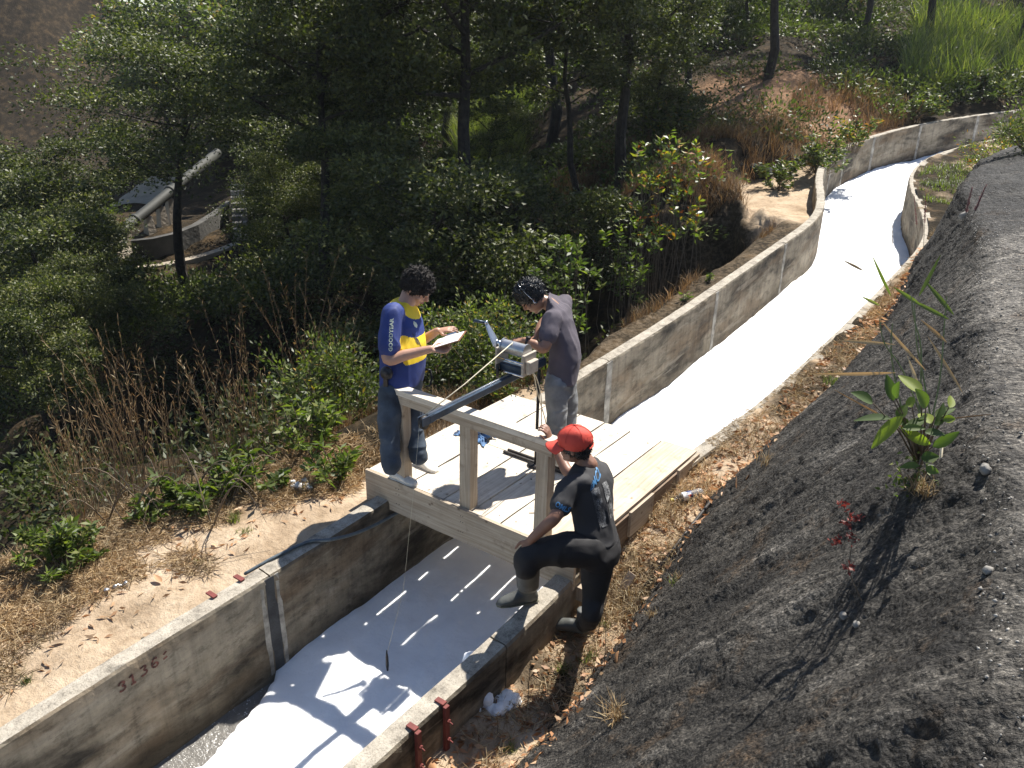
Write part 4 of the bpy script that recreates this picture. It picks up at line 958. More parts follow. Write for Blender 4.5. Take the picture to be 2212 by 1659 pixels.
# ------------------------------------------------------------------ winch, boom, cable and what lies on the deck
wx = 1.035
wn = top_empty('cable_winch', 'hand-cranked metal cable winch on a black stand, its blue-grey boom reaching over the rail', 'winch', (wx, .93, 0))
dr0, dr1 = np.array((.93, .60, 1.135)), np.array((1.145, .60, 1.135))
MB().tube([(wx+.0, .94, .012), (wx, .94, .86)], .013, 10).build('stand_pole', M['iron'], wn, smooth=True)
MB().tube([(wx, .94, 0), (wx, .94, .014)], .07, 18).build('base_plate', M['iron'], wn, smooth=True)
o = MB().box((wx, .30, .915), (.026, .70, .027)).build('boom', M['steel_blue'], wn); bevel(o, .004)
o = MB().box((wx, .30, .946), (.006, .70, .004)).build('boom_rib', M['alu'], wn)
mb = MB(); mb.tube([(wx-.012, -.43, .90), (wx+.012, -.43, .90)], .048, 20); mb.build('pulley', M['iron'], wn, smooth=True)
mb = MB(); mb.box((wx-.02, -.41, .915), (.004, .06, .03)); mb.box((wx+.02, -.41, .915), (.004, .06, .03)); mb.build('pulley_bracket', M['steel_blue'], wn)
mb = MB(); mb.tube([dr0, dr1], .052, 26); mb.tube([dr0-[.004, 0, 0], dr0+[.006, 0, 0]], .062, 26); mb.tube([dr1-[.006, 0, 0], dr1+[.004, 0, 0]], .060, 26)
mb.build('drum', M['alu'], wn, smooth=False)
o = MB().box((1.165, .60, 1.045), (.012, .085, .085)).build('end_plate', M['beige_metal'], wn); bevel(o, .004)
o = MB().box((1.195, .60, 1.03), (.02, .06, .05)).build('counter_box', M['beige_metal'], wn); bevel(o, .006)
o = MB().box((.912, .60, 1.045), (.010, .075, .09)).build('end_plate', M['beige_metal'], wn); bevel(o, .004)
for dy, dz in ((-.08, 1.065), (.08, 1.065), (-.08, .965), (.08, .965)): MB().tube([(.91, .60+dy, dz), (1.17, .60+dy, dz)], .008, 8).build('tie_rod', M['chrome'], wn, smooth=True)
o = MB().box((1.04, .60, .985), (.11, .055, .03)).build('gear_case', M['steel_blue'], wn); bevel(o, .006)
MB().tube([(.895, .62, 1.135), (.84, .62, 1.14)], .022, 14).build('crank_hub', M['chrome'], wn, smooth=True)
# crank arm: broad aluminium plate tapering up to the handle
a0 = np.array((.86, .60, 1.13)); a1 = P(1050, 697, depth_of((.86, .60, 1.2)))
ad = nrm(a1-a0); an = np.array((1., 0, 0)); an = nrm(an-ad*(an @ ad)); aw = np.cross(ad, an)
mb = MB(); mb.loft([a0-ad*.03, a0, (a0+a1)/2, a1], [aw*r for r in (.03, .042, .034, .017)], [an*.006]*4, 8); mb.build('crank_arm', M['alu'], wn)
MB().tube([a1, a1-RH*.095+ZV*.015], [.011, .013], 12).build('crank_handle', M['steel_blue'], wn, smooth=True)
MB().tube([a1-RH*.01, a1+RH*.012], .016, 12).build('handle_bolt', M['chrome'], wn, smooth=True)
bw = P(1075, 800, depth_of((.95, .55, .95))); MB().tube([bw-RH*.012, bw+RH*.012], .055, 22).build('brake_disc', M['iron'], wn, smooth=True)
MB().tube([(wx-.01, .58, 1.185), (wx, .0, 1.04), (wx, -.43, .95)], .0042, 6).build('cable_run', M['rope'], wn, smooth=True)
fp = np.array((.88, -.72, -1.06))
MB().tube([(wx, -.478, .90), (wx-.03, -.52, .4), (wx-.08, -.6, -.4), fp+ZV*.12], .0013, 6).build('sounding_line', M['rope'], wn, smooth=True)
MB().tube([fp+ZV*.16, fp+ZV*.10, fp+ZV*.02, fp-ZV*.04], [.003, .010, .012, .006], 10).build('sinker', M['iron'], wn, smooth=True)
for k, (x0, sgn) in enumerate(((1.19, -1), (1.20, 1))):
    pts = [np.array((x0, .60, 1.0))]; 
    for t in np.linspace(.12, 1, 12): pts.append(np.array((x0+sgn*.045*math.sin(t*7)*t-.05*t, .62+.35*t, 1.0-.985*t+.10*math.sin(t*3.1))))
    o = MB().tube(pts, .004, 6).build('signal_wire', M['rope'], smooth=True)
    tag(o, ('pale wire curling down from the winch to the deck, the one nearer the stand pole', 'pale wire looping down from the winch beside the jeans of the bent person')[k], 'wire', 'wires hanging from the winch')
# two square bars lying side by side across the planks
for k, (y0, x0, x1) in enumerate(((1.005, .70, 1.52), (.955, .69, 1.50))):
    o = MB().box(((x0+x1)/2, y0, .012), ((x1-x0)/2, .010, .010)).build('steel_bar', M['iron']); bevel(o, .002)
    tag(o, ('dark steel bar lying on the planks, the farther one of the pair', 'dark steel bar lying on the planks, the one nearer the handrail')[k], 'bar', 'steel bars on the deck')
# crumpled blue cloth
n = 44; g = np.linspace(-1, 1, n); U_, W_ = np.meshgrid(g, g, indexing='ij')
rad = .9+.22*fbm(np.arctan2(W_, U_)*1.2, U_*0+1, 3, 2); cx = .33+.20*U_*rad+.03*fbm(U_*2, W_*2, 1, 3); cy = 1.03+.11*W_*rad+.03*fbm(U_*2, W_*2, 6, 3)
cz = .006+.050*np.clip(1-(U_-.35)**2*.9-W_**2, 0, 1)*(1+.9*fbm(U_*3.2, W_*3.2, 2, 3))+.012*np.abs(fbm(U_*7, W_*7, 2, 2))
f2 = F_idx(n, n); cen = np.stack([U_, W_], -1).reshape(-1, 2)[f2].mean(1); mi = (fbm(cen[:, 0]*3.2, cen[:, 1]*3.2, 8, 2) > .12).astype(int)
o = mesh_obj('crumpled_cloth', np.stack([cx, cy, np.maximum(cz, .003)], -1).reshape(-1, 3), f2, None, smooth=True, mats=[M['cloth'], M['cloth2']], midx=mi)
tag(o, 'crumpled light and navy blue cloth lying on the deck beyond the middle post', 'cloth')
lp = [np.array((.19+.07*math.cos(t), 1.36+.05*math.sin(t), .006)) for t in np.linspace(0, 2*math.pi, 24)]
tag(MB().tube(lp, .004, 6).build('cord_loop', M['hose'], smooth=True), 'small loop of dark cord lying near the far left corner of the deck', 'cord')
tag(MB().tube([(1.43, .28, .004), (1.47, .31, .004)], .003, 5).build('twig', M['twig']), 'tiny twig lying on the deck near the toe board', 'twig')

# ------------------------------------------------------------------ small things round the canal
# sprayed marks on the left wall
def wall_pt(y, v, d=WT+.004):
    X, Y = offset_curve(xL, y, d); return np.array((float(X), float(Y), float(zc(Y))-v))
def spray(strokes, name, label=None):
    mb = MB()
    for st_ in strokes:
        pts = [wall_pt(y, v) for y, v in st_]
        for a, b_ in zip(pts[:-1], pts[1:]):
            t = nrm(b_-a); n = np.array((1., 0, 0)); s = np.cross(n, t)*.007; e = n*.001*0
            mb.add([a-s, b_-s, b_+s, a+s], [(0, 1, 2, 3)])
    return mb.build(name, M['paint_red'], lw)
y0 = -2.30; W_ = .058; Hh = .070
def glyph(i, segs, vtop): return [[(y0+i*W_*1.22+W_*a, vtop+Hh*b) for a, b in s] for s in segs]
G_ = glyph(0, [[(.1, .25), (.3, 0), (.7, .05), (.8, .25), (.45, .45), (.8, .6), (.75, .9), (.35, 1), (.1, .85)]], .095)+glyph(1, [[(.1, .15), (.5, 0), (.5, 1)], [(.2, 1), (.8, 1)]], .090)+glyph(2.1, [[(.1, .1), (.6, 0), (.8, .2), (.45, .45), (.85, .65), (.7, .95), (.1, 1)]], .08)+glyph(3.2, [[(.8, .1), (.4, 0), (.1, .4), (.15, .85), (.55, 1), (.85, .75), (.6, .5), (.2, .6)]], .075)+glyph(4.3, [[(.2, .3), (.6, .1)], [(.1, .8), (.6, .7)]], .07)
spray(G_, 'sprayed_marks')
# red steel clamps: two on the right wall (seen standing), two ends on the left wall
def clamp(fx, y, side, label, group, long=True):
    dd = (WT+.03) if side > 0 else -.03
    X, Y = offset_curve(fx, y, dd); z = float(zc(Y)); t = top_empty('steel_clamp', label, 'clamp', (float(X), float(Y), z-.3), group)
    Xi, Yi = offset_curve(fx, y, WT/2 if not long else WT*.80)
    o = MB().box((float(Xi)+(.01 if long else -.07), float(Yi), z+.012), (.034 if long else .045, .019, .006)).build('top_plate', M['red_iron'], t); bevel(o, .002)
    if long:
        o = MB().box((float(X)-.004, float(Y), z-.165), (.012, .019, .17)).build('leg', M['red_iron'], t); bevel(o, .002)
        for dz in (-.10, -.24):
            mb = MB(); mb.tube([(float(X)+.01, float(Y), z+dz), (float(X)+.05, float(Y)-.004, z+dz-.002)], .005, 8); mb.tube([(float(X)+.012, float(Y), z+dz), (float(X)+.024, float(Y), z+dz)], .014, 6)
            mb.build('bolt', M['red_iron'], t)
clamp(xR, -1.56, 1, 'red steel clamp on the right wall, the nearer to the bottom edge of the picture', 'red clamps on the right wall')
clamp(xR, -1.33, 1, 'red steel clamp on the right canal wall, the one closer to the booted person', 'red clamps on the right wall')
clamp(xL, -1.30, -1, 'small red plate end on the left wall top, the one closer to the footbridge', 'red plates on the left wall', False)
clamp(xL, -1.52, -1, 'small red plate end on the left wall top, the one farther from the footbridge', 'red plates on the left wall', False)
# grey hose along the left wall under the bridge
hp = [wall_pt(-1.22, .03, -.05), wall_pt(-1.0, -.018, .02), wall_pt(-.75, -.02, .07), wall_pt(-.6, .0, WT+.02), wall_pt(-.3, .09, WT+.025), wall_pt(.1, .13, WT+.03), wall_pt(.8, .15, WT+.03), wall_pt(1.9, .1, WT+.03), wall_pt(2.4, .06, WT+.02)]
mb = MB(); mb.limb(hp, [.013]*len(hp), 10, sub=8); tag(mb.build('hose', M['hose'], smooth=True), 'grey hose lying over the left wall and running under the footbridge', 'hose')
# bottle with a printed label, lying on the dry grass
p0 = np.array((2.10, 1.38, 0)); p1 = np.array((2.26, 1.60, 0)); 
for p_ in (p0, p1): p_[2] = right_h(p_[0], p_[1])+.045
ax = nrm(p1-p0); bt = top_empty('drink_bottle', 'empty clear plastic drink bottle with a blue label lying on dry grass beside the footbridge', 'bottle', (p0+p1)/2-ZV*.045)
Lb = .27; q = lambda t: p0+ax*Lb*t
mb = MB(); mb.tube([q(t) for t in (.0, .015, .08, .12, .26, .34, .62, .66, .9, .97, 1.0)], [.012, .013, .014, .022, .037, .038, .038, .036, .038, .034, .024], 20); mb.build('bottle_body', M['plastic'], bt, smooth=True)
MB().tube([q(-.075), q(.005)], .0155, 14).build('bottle_cap', M['cap_y'], bt)
lbl = MB().tube([q(.30), q(.46)], .0392, 24, False).build('label_band', M['label_w'], bt, smooth=True); MB().tube([q(.46), q(.60)], .0394, 24, False).build('label_band', M['label_b'], bt, smooth=True)
nv = nrm(ZV*.75-FH*.6); nv = nrm(nv-ax*(nv @ ax)); sv = np.cross(ax, nv); gc = q(.50)+nv*.0402
for yy0, yy1, mt in ((.35, 1, 'label_r'), (-.3, .35, 'label_w'), (-1, -.3, 'label_b')):
    V = []; 
    for t in np.linspace(yy0, yy1, 7):
        wdt = math.sqrt(max(0, 1-t*t))
        for s in (-1, 1): a = s*wdt*.018+0; V.append(gc+sv*t*.018+ax*a-nv*(t*t*.004))
    MB().add(V, [(2*i, 2*i+1, 2*i+3, 2*i+2) for i in range(6)]).build('round_emblem', M[mt], bt)
# the long rod at the foot of the black slope, the pale piece of board
def lay(x, y, dz=.0): return np.array((x, y, right_h(x, y)+dz))
r0 = P(1533, 1086, depth_of(lay(2.33, 1.60))); r1 = P(1388, 1276, depth_of(lay(2.38, .42)))
a_, b_ = lay(2.34, 1.72, .02), lay(2.40, .50, .02)
h1 = hit_px(1533, 1086, [gr, em]); h2_ = hit_px(1385, 1278, [gr, em])
if h1 and h2_: a_, b_ = h1[0]+nrm(CAM-h1[0])*.05, h2_[0]+nrm(CAM-h2_[0])*.05
tag(MB().tube([a_, (a_+b_)/2+ZV*.01, b_], .013, 10).build('rod', M['iron'], smooth=True), 'long dark rod lying along the foot of the black embankment', 'rod')
h3 = hit_px(1345, 1272, [gr, em]); hh = h3[0]
e1 = nrm(P(1366, 1240, 5)-P(1324, 1305, 5)); e1 = nrm(e1); e2 = nrm(np.cross(h3[2], e1)); e3 = np.cross(e1, e2)
o = MB().box(hh+nrm(CAM-hh)*.03, (.135, .032, .008), (e1, e2, e3)).build('broken_board', M['card']); tag(o, 'pale splinter of board leaning on the foot of the black embankment behind the booted person', 'board')
# clumps of spilt foam on the ground, right of the wall
def blob(px, py, r, sq, seed):
    h = hit_px(px, py, [gr, em, bpy.data.objects[rw_panel]] if False else [gr, em]); mb = MB(); rr = np.random.default_rng(seed)
    for k in range(14):
        d = rr.normal(size=3)*[.8, .8, .25]*r*sq; mb.ell(h[0]+d+ZV*r*.15, r*(.35+.5*rr.random()))
    return mb
spots = [(1050, 1462, .075, 1.1), (1075, 1500, .07, 1.2), (1032, 1500, .045, 1.1), (1092, 1520, .05, 1.1), (1040, 1530, .03, 1)]
lb = ['largest clump of spilt white foam on the shaded ground beside the right wall', 'clump of spilt foam spreading in front of the largest one beside the right wall', 'small foam clump against the base of the right wall', 'foam clump farthest to the right of the spilt foam', 'little scrap of foam nearest the red clamps']
for i, (px, py, r, sq) in enumerate(spots):
    V, F = skin_mesh(blob(px, py, r, sq, i+3), .007, 3, 'foam', lambda V, Nn: .012*fbm(V[:, 0]*22, V[:, 1]*22, V[:, 2]*22, 3))
    tag(mesh_obj('foam_clump', V, F, M['suds'], smooth=True), lb[i], 'foam', 'spilt foam beside the wall')
# white bag scrap at the path edge and a pale tin near the jeans
def ground_hit(px, py): return hit_px(px, py, [gl])
h = ground_hit(652, 1052); mb = MB()
for k in range(9): mb.ell(h[0]+rng.normal(size=3)*[.06, .05, .012]+ZV*.015, .02+.02*random.random())
V, F = skin_mesh(mb, .007, 2, 'bag', lambda V, Nn: .010*fbm(V[:, 0]*30, V[:, 1]*30, V[:, 2]*30, 3)); tag(mesh_obj('plastic_bag', V, F, M['label_w'], smooth=True), 'crumpled white plastic bag at the grassy edge of the sandy path', 'bag')
h = ground_hit(250, 1268); mb = MB()
for k in range(5): mb.ell(h[0]+rng.normal(size=3)*[.03, .03, .008]+ZV*.01, .012+.012*random.random())
V, F = skin_mesh(mb, .005, 1, 'foil', lambda V, Nn: .006*fbm(V[:, 0]*50, V[:, 1]*50, V[:, 2]*50, 3)); tag(mesh_obj('foil_wrapper', V, F, M['alu']), 'scrap of silvery wrapper among the straw on the sandy path', 'litter')
h = ground_hit(1622, 374); mb = MB()
for k in range(8): mb.ell(h[0]+rng.normal(size=3)*[.16, .12, .04]+ZV*.05, .10+.08*random.random())
V, F = skin_mesh(mb, .03, 2, 'rock', lambda V, Nn: .03*fbm(V[:, 0]*7, V[:, 1]*7, V[:, 2]*7, 3)); tag(mesh_obj('rock', V, F, M['rockdark'], smooth=True), 'dark boulder on the mound at the left of the sandy path', 'rock')
h = ground_hit(800, 868); mb = MB()
for k in range(7): mb.ell(h[0]+rng.normal(size=3)*[.10, .10, .04]+ZV*.05, .06+.05*random.random())
V, F = skin_mesh(mb, .02, 2, 'stump', lambda V, Nn: .02*fbm(V[:, 0]*12, V[:, 1]*12, V[:, 2]*12, 3)); tag(mesh_obj('tree_stump', V, F, M['bark'], smooth=True), 'dark gnarled stump in the dry grass left of the footbridge', 'stump')

# ------------------------------------------------------------------ far across the ravine: pipeline, curved walls, stairs
def gh(px, py): return hit_px(px, py, [gl])[0]
pl = top_empty('pipeline', 'thick grey pipe running diagonally down the ravine on short pillars, between the left trees', 'pipeline', gh(330, 470))
pp = [gh(120, 640), gh(213, 560), gh(256, 530), gh(329, 475), gh(410, 405)]
dpp = [depth_of(x) for x in pp]; dm = 34.0
PD = (20.4, 21.2, 21.8, 22.8, 24.2, 25.6)
pts = [P(a, b, PD[k]) for k, (a, b) in enumerate(((110, 600), (213, 528), (256, 504), (329, 446), (406, 382), (470, 330)))]
mb = MB(); mb.tube(pts, .14, 18); mb.build('pipe', M['pipe'], pl, smooth=True)
for a, b, dd_ in ((213, 528, 21.2), (292, 475, 22.3), (368, 413, 23.5)):
    c = P(a, b, dd_); mb = MB(); mb.tube([c-nrm(pts[3]-pts[2])*.05, c+nrm(pts[3]-pts[2])*.05], .165, 18); mb.build('flange', M['pipe'], pl, smooth=True)
for a, b, dd_ in ((318, 455, 22.65), (345, 433, 23.1), (364, 417, 23.45), (272, 492, 22.0)):
    c = P(a, b, dd_)-ZV*.16; gz = float(left_h(c[0], c[1])); gz = min(gz, c[2]-.5)
    mb = MB(); mb.box((c[0], c[1], (c[2]+gz)/2-.1), (.14, .14, (c[2]-gz)/2+.1), taper=.6); mb.build('pillar', M['white_sand'], pl)
def ribbon_wall(path_px, hgt, thick, name, label, mat, dlift=0.0, cap=True):
    base = [gh(a, b)+ZV*dlift for a, b in path_px]; 
    for _ in range(2): base = [base[0]]+[(base[i-1]+2*base[i]+base[i+1])/4 for i in range(1, len(base)-1)]+[base[-1]]
    Q = []
    for i in range(len(base)-1):
        for t in np.linspace(0, 1, 8, endpoint=False): Q.append(base[i]*(1-t)+base[i+1]*t)
    Q.append(base[-1]); t_ = top_empty(name, label, 'wall', base[len(base)//2]); V = []; n = len(Q)
    for i in range(n):
        d = nrm((Q[min(i+1, n-1)]-Q[max(i-1, 0)])*[1, 1, 0]); s = np.cross(ZV, d)*thick/2; z = Q[i]
        V += [z-s-ZV*1.0, z+s-ZV*1.0, z+s+ZV*hgt, z-s+ZV*hgt]
    F = [(i*4+k, i*4+(k+1) % 4, (i+1)*4+(k+1) % 4, (i+1)*4+k) for i in range(n-1) for k in range(4)]+[(3, 2, 1, 0), tuple((n-1)*4+k for k in range(4))]
    mesh_obj('wall_face', V, F, mat, t_)
    if cap:
        V2 = []
        for i in range(n):
            d = nrm((Q[min(i+1, n-1)]-Q[max(i-1, 0)])*[1, 1, 0]); s = np.cross(ZV, d)*(thick/2+.05); z = Q[i]+ZV*(hgt+.003); V2 += [z-s, z+s, z+s+ZV*.08, z-s+ZV*.08]
        mesh_obj('coping', V2, F, M['white_sand'], t_)
    return t_
ribbon_wall([(292, 582), (330, 582), (380, 570), (430, 560), (480, 545), (515, 528)], .06, .28, 'garden_curb', 'pale curved curb below the pipeline in the ravine', M['white_sand'], cap=False)
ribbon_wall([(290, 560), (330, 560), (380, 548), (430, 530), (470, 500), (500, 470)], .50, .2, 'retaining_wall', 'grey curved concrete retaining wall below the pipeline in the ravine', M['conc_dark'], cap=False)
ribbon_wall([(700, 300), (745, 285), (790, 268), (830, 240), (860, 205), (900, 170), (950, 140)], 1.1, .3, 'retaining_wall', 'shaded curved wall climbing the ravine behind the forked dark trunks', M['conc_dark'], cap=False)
ribbon_wall([(805, 290), (850, 268), (895, 235), (925, 205)], .15, .35, 'stone_edging', 'pale curved stone edging under the dark trunks across the ravine', M['white_sand'], cap=False)
sc_ = top_empty('stepping_stones', 'row of pale rounded edging stones climbing beside the curved ravine wall', 'stones', gh(900, 210))
for k in range(8):
    t = k/7; c = gh(870+90*t, 235-85*t)+ZV*.35; V, F = MB().ell((0, 0, 0), .1).V, None
    mb = MB(); mb.ell(c, RH*.30, FH*.22, ZV*.10, 10, 6); mb.build('stone', M['white_sand'], sc_, smooth=True)
sr = top_empty('stairs', 'small flight of concrete stairs climbing the ravine beside the curved retaining wall', 'stairs', gh(522, 515))
b0, b1 = gh(522, 520), gh(522, 440)
b1 = b0+nrm((b1-b0)*[1, 1, 0])*2.2
for k in range(9):
    t = k/8; c = b0*(1-t)+b1*t; c[2] = b0[2]+1.0*t+.1; d = nrm((b1-b0)*[1, 1, 0]); s = np.cross(ZV, d)
    MB().box(c, (.20, .14, .06), (s, d, ZV)).build('step', M['conc_far'], sr)
for nm, pxy, r in (('sand_patch', (320, 425), 1.7), ('sand_patch', (262, 556), .75)):
    c = gh(*pxy); n = 24; V = [c+ZV*.12]; 
    for i in range(n):
        a = 2*math.pi*i/n; rr_ = r*(.8+.35*random.random()); x = c[0]+math.cos(a)*rr_; y = c[1]+math.sin(a)*rr_; V.append((x, y, float(left_h(x, y))+.10))
    tag(MB().add(V, [(0, 1+i, 1+(i+1) % n) for i in range(n)]).build(nm, M['white_sand']), kind='structure')
c = gh(1046, 60); pts = [P(a, b, depth_of(c)-.5) for a, b in ((985, 60), (1010, 52), (1045, 44), (1075, 38), (1110, 30))]
pg = top_empty('pale_pipe', 'pale green pipe lying level on the upper hillside near the top centre', 'pipe', pts[2]-ZV*.2); MB().tube(pts, .17, 14).build('pipe_section', M['pipe_pale'], pg, smooth=True)
for q_ in (pts[1], pts[3]): MB().box(q_-ZV*.4, (.12, .12, .35)).build('support', M['conc_far'], pg)
c = gh(2062, 24); d_ = depth_of(c); hb = top_empty('concrete_wall', 'pale concrete wall on the hillside at the top right, above a sandy ledge', 'wall', c)
MB().box(c+ZV*.9, (.9, .15, 1.2), (RH, FH, ZV)).build('wall_face', M['conc_far'], hb); MB().box(c+ZV*.06-FH*.35, (1.1, .45, .08), (RH, FH, ZV)).build('ledge', M['white_sand'], hb)

# ------------------------------------------------------------------ vegetation
def leaf_quads(Cn, D, Ln, Wd, fold=.25):
    """one folded leaf quad per point"""
    n = len(Cn); D = D/(np.linalg.norm(D, axis=1, keepdims=True)+1e-9)
    R_ = rng.normal(size=(n, 3)); S_ = np.cross(D, R_); S_ /= np.linalg.norm(S_, axis=1, keepdims=True)+1e-9; Nn = np.cross(D, S_)
    Ln = np.broadcast_to(np.asarray(Ln, float), (n,))[:, None]; Wd = np.broadcast_to(np.asarray(Wd, float), (n,))[:, None]
    V = np.empty((n, 4, 3)); V[:, 0] = Cn; V[:, 1] = Cn+D*Ln*.5+S_*Wd*.5+Nn*Wd*fold; V[:, 2] = Cn+D*Ln-Nn*Ln*.08; V[:, 3] = Cn+D*Ln*.5-S_*Wd*.5+Nn*Wd*fold
    return V.reshape(-1, 3), np.arange(n*4).reshape(n, 4)
def blades(B, H, Wd, lean, curve=.4, segs=2, droop=None):
    """grass blades from base points B: 2 quads each, tapering"""
    n = len(B); H = np.broadcast_to(np.asarray(H, float), (n,))[:, None]; Wd = np.broadcast_to(np.asarray(Wd, float), (n,))[:, None]
    a = rng.random(n)*2*np.pi; d = np.stack([np.cos(a), np.sin(a), 0*a], 1); ln = np.abs(rng.normal(size=n)*lean)[:, None]
    s = np.stack([-np.sin(a+rng.normal(size=n)), np.cos(a), 0*a], 1); s /= np.linalg.norm(s, axis=1, keepdims=True)
    up = np.array([0, 0, 1.0]); k1 = up*1+d*ln; k1 /= np.linalg.norm(k1, axis=1, keepdims=True); k2 = up*(1-curve*ln.clip(0, 1.6))+d*(ln+curve); k2 /= np.linalg.norm(k2, axis=1, keepdims=True)
    m = B+k1*H*.5; t = m+k2*H*.5
    V = np.stack([B-s*Wd*.5, B+s*Wd*.5, m+s*Wd*.4, m-s*Wd*.4, t+s*Wd*.08, t-s*Wd*.08], 1).reshape(-1, 3)
    b = np.arange(n)[:, None]*6; F = np.concatenate([b+[0, 1, 2, 3], b+[3, 2, 4, 5]], 0)
    return V, F, t
def straw(B, Ln, Wd, tilt=.25):
    n = len(B); a = rng.random(n)*2*np.pi; D = np.stack([np.cos(a), np.sin(a), rng.normal(size=n)*tilt], 1)
    return leaf_quads(B, D, Ln, Wd, .1)
def stuff(name, V, F, mat, v, label=None, cat=None):
    o = mesh_obj(name, V, F, mat, attr={'v': v}); o['kind'] = 'stuff'
    if label: o['label'] = label; o['category'] = cat
    return o
def merge(parts):
    Vs = []; Fs = []; vs = []; b = 0
    for V, F, v in parts: Vs.append(V); Fs.append(F+b); vs.append(v); b += len(V)
    return np.concatenate(Vs), np.concatenate(Fs), np.concatenate(vs)

def make_tree(H, R, leafL, nleaf, mat, seed, trunk_r=.12, bare=.38, lean=(0, 0), clus=.35, flat=.85):
    r = np.random.default_rng(seed); t = bpy.data.objects.new('tree', None); COL.objects.link(t); ORG[t.name] = np.zeros(3)
    mb = MB(); n = 9; tp = []
    for i in range(n):
        u = i/(n-1); tp.append(np.array([lean[0]*u*H+H*.035*math.sin(u*5+seed)+H*.012*math.sin(u*13+seed), lean[1]*u*H+H*.03*math.cos(u*4+seed*2), u*H*.92]))
    tp[0] = np.array([0, 0, -.3])
    mb.tube(tp, [trunk_r*(1.25-.95*i/(n-1)) for i in range(n)], 8)
    tips = []
    for k in range(int(9+r.integers(4))):
        u = bare+(1-bare)*(.02+.95*(k/11)); u = min(u, .97); i = u*(n-1); i0 = int(i); base = tp[i0]*(1-(i-i0))+tp[min(i0+1, n-1)]*(i-i0)
        a = k*2.4+r.random()*.8; rad = R*(1.05-.55*abs(u-bare-.2)/(1-bare))*(.75+.4*r.random())
        d = np.array([math.cos(a), math.sin(a), .25+.5*r.random()*u]); e = base+d*rad; mid = (base+e)/2+np.array([0, 0, -.05*rad])+r.normal(size=3)*.08*rad
        mb.tube([base, mid, e], [trunk_r*.45*(1.1-u*.6), trunk_r*.25, trunk_r*.07], 5)
        tips += [e, mid*.35+e*.65]
        for q in range(5):
            s = mid+(e-mid)*r.random(); g = s+r.normal(size=3)*[.42, .42, .22]*rad*.8
            mb.tube([s, (s+g)/2+r.normal(size=3)*.04, g], [trunk_r*.12, trunk_r*.08, trunk_r*.03], 4); tips.append(g)
    tips.append(tp[-1]); tips = np.array(tips); mb.build('trunk', M['bark'], t)
    k = r.integers(0, len(tips), nleaf); sz = clus*(.6+.8*r.random(len(tips)))*R/2.4
    off = r.normal(size=(nleaf, 3)); off /= np.linalg.norm(off, axis=1, keepdims=True); off *= (r.random((nleaf, 1))**.40)*1.5; off[:, 2] = np.where(r.random(nleaf) < .6, np.abs(off[:, 2]), off[:, 2])
    Cn = tips[k]+off*sz[k][:, None]*[1.25, 1.25, flat]
    D = off*[1, 1, .4]+r.normal(size=(nleaf, 3))*.7+[0, 0, -.15]
    V, F = leaf_quads(Cn, D, leafL*(.7+.6*r.random(nleaf)), leafL*.48*(.8+.4*r.random(nleaf)))
    mesh_obj('crown', V, F, mat, t, attr={'v': np.clip(r.random(nleaf)*.7+.3*(off[:, 2] > .2), 0, 1)})  # upper leaves of each clump coloured lighter, as if lit from above
    return t
def copy_tree(t):
    c = t.copy(); COL.objects.link(c)
    for ch in t.children: d = ch.copy(); COL.objects.link(d); d.parent = c
    return c
# prototypes are trees of the scene themselves: each first use moves the prototype, later uses copy it
PROTO = {}; USED = set()
def proto(kind):
    if kind not in PROTO:
        a = dict(open0=dict(H=8, R=2.9, leafL=.115, nleaf=24000, mat=M['leaf_dark'], seed=12, bare=.52, trunk_r=.13, lean=(-.10, -.05)), oak0=dict(H=6, R=2.3, leafL=.115, nleaf=24000, mat=M['leaf_dark'], seed=1, bare=.28), oak1=dict(H=6, R=2.5, leafL=.115, nleaf=24000, mat=M['leaf_dark'], seed=2, bare=.30, lean=(-.12, .03)), oak2=dict(H=6, R=2.1, leafL=.11, nleaf=21000, mat=M['leaf_dark'], seed=3, bare=.25),
                 lit0=dict(H=6, R=2.6, leafL=.14, nleaf=20000, mat=M['leaf_mid'], seed=4), tall0=dict(H=10, R=3.0, leafL=.13, nleaf=26000, mat=M['leaf_dark'], seed=5, bare=.52, trunk_r=.17), tall1=dict(H=10, R=2.8, leafL=.13, nleaf=15000, mat=M['leaf_mid'], seed=6, bare=.55, trunk_r=.15, lean=(-.10, .02)),
                 thin0=dict(H=7, R=2.0, leafL=.12, nleaf=14000, mat=M['leaf_dark'], seed=8, bare=.5, trunk_r=.08))[kind]
        PROTO[kind] = make_tree(**a)
    return PROTO[kind]
HN = dict(open0=8, oak0=6, oak1=6, oak2=6, lit0=6, tall0=10, tall1=10, thin0=7)
def place_tree(kind, px, dep, top_py, label, group=None, wide=1.0, rot=None, H=None, base_py=None):
    if base_py is not None:
        h = hit_px(px, base_py, [gl]); g = h[0].copy(); dep = depth_of(g)
    else:
        g = P(px, 500, dep); g[2] = float(left_h(g[0], g[1]))
    zt_ = P(px, top_py, dep)[2]; Hh_ = H or max(2.5, zt_-g[2]); p = proto(kind)
    t = p if kind not in USED else copy_tree(p); USED.add(kind)
    s = Hh_/HN[kind]; t.location = tuple(g-ZV*.1); t.scale = (s*wide, s*wide, s); t.rotation_euler = (0, 0, random.random()*6.28 if rot is None else rot)
    t['label'] = label; t['category'] = 'tree'
    if group: t['group'] = group
    return t
GF = 'trees filling the ravine'; LD = 'dark evergreen tree crowded among the others filling the ravine'
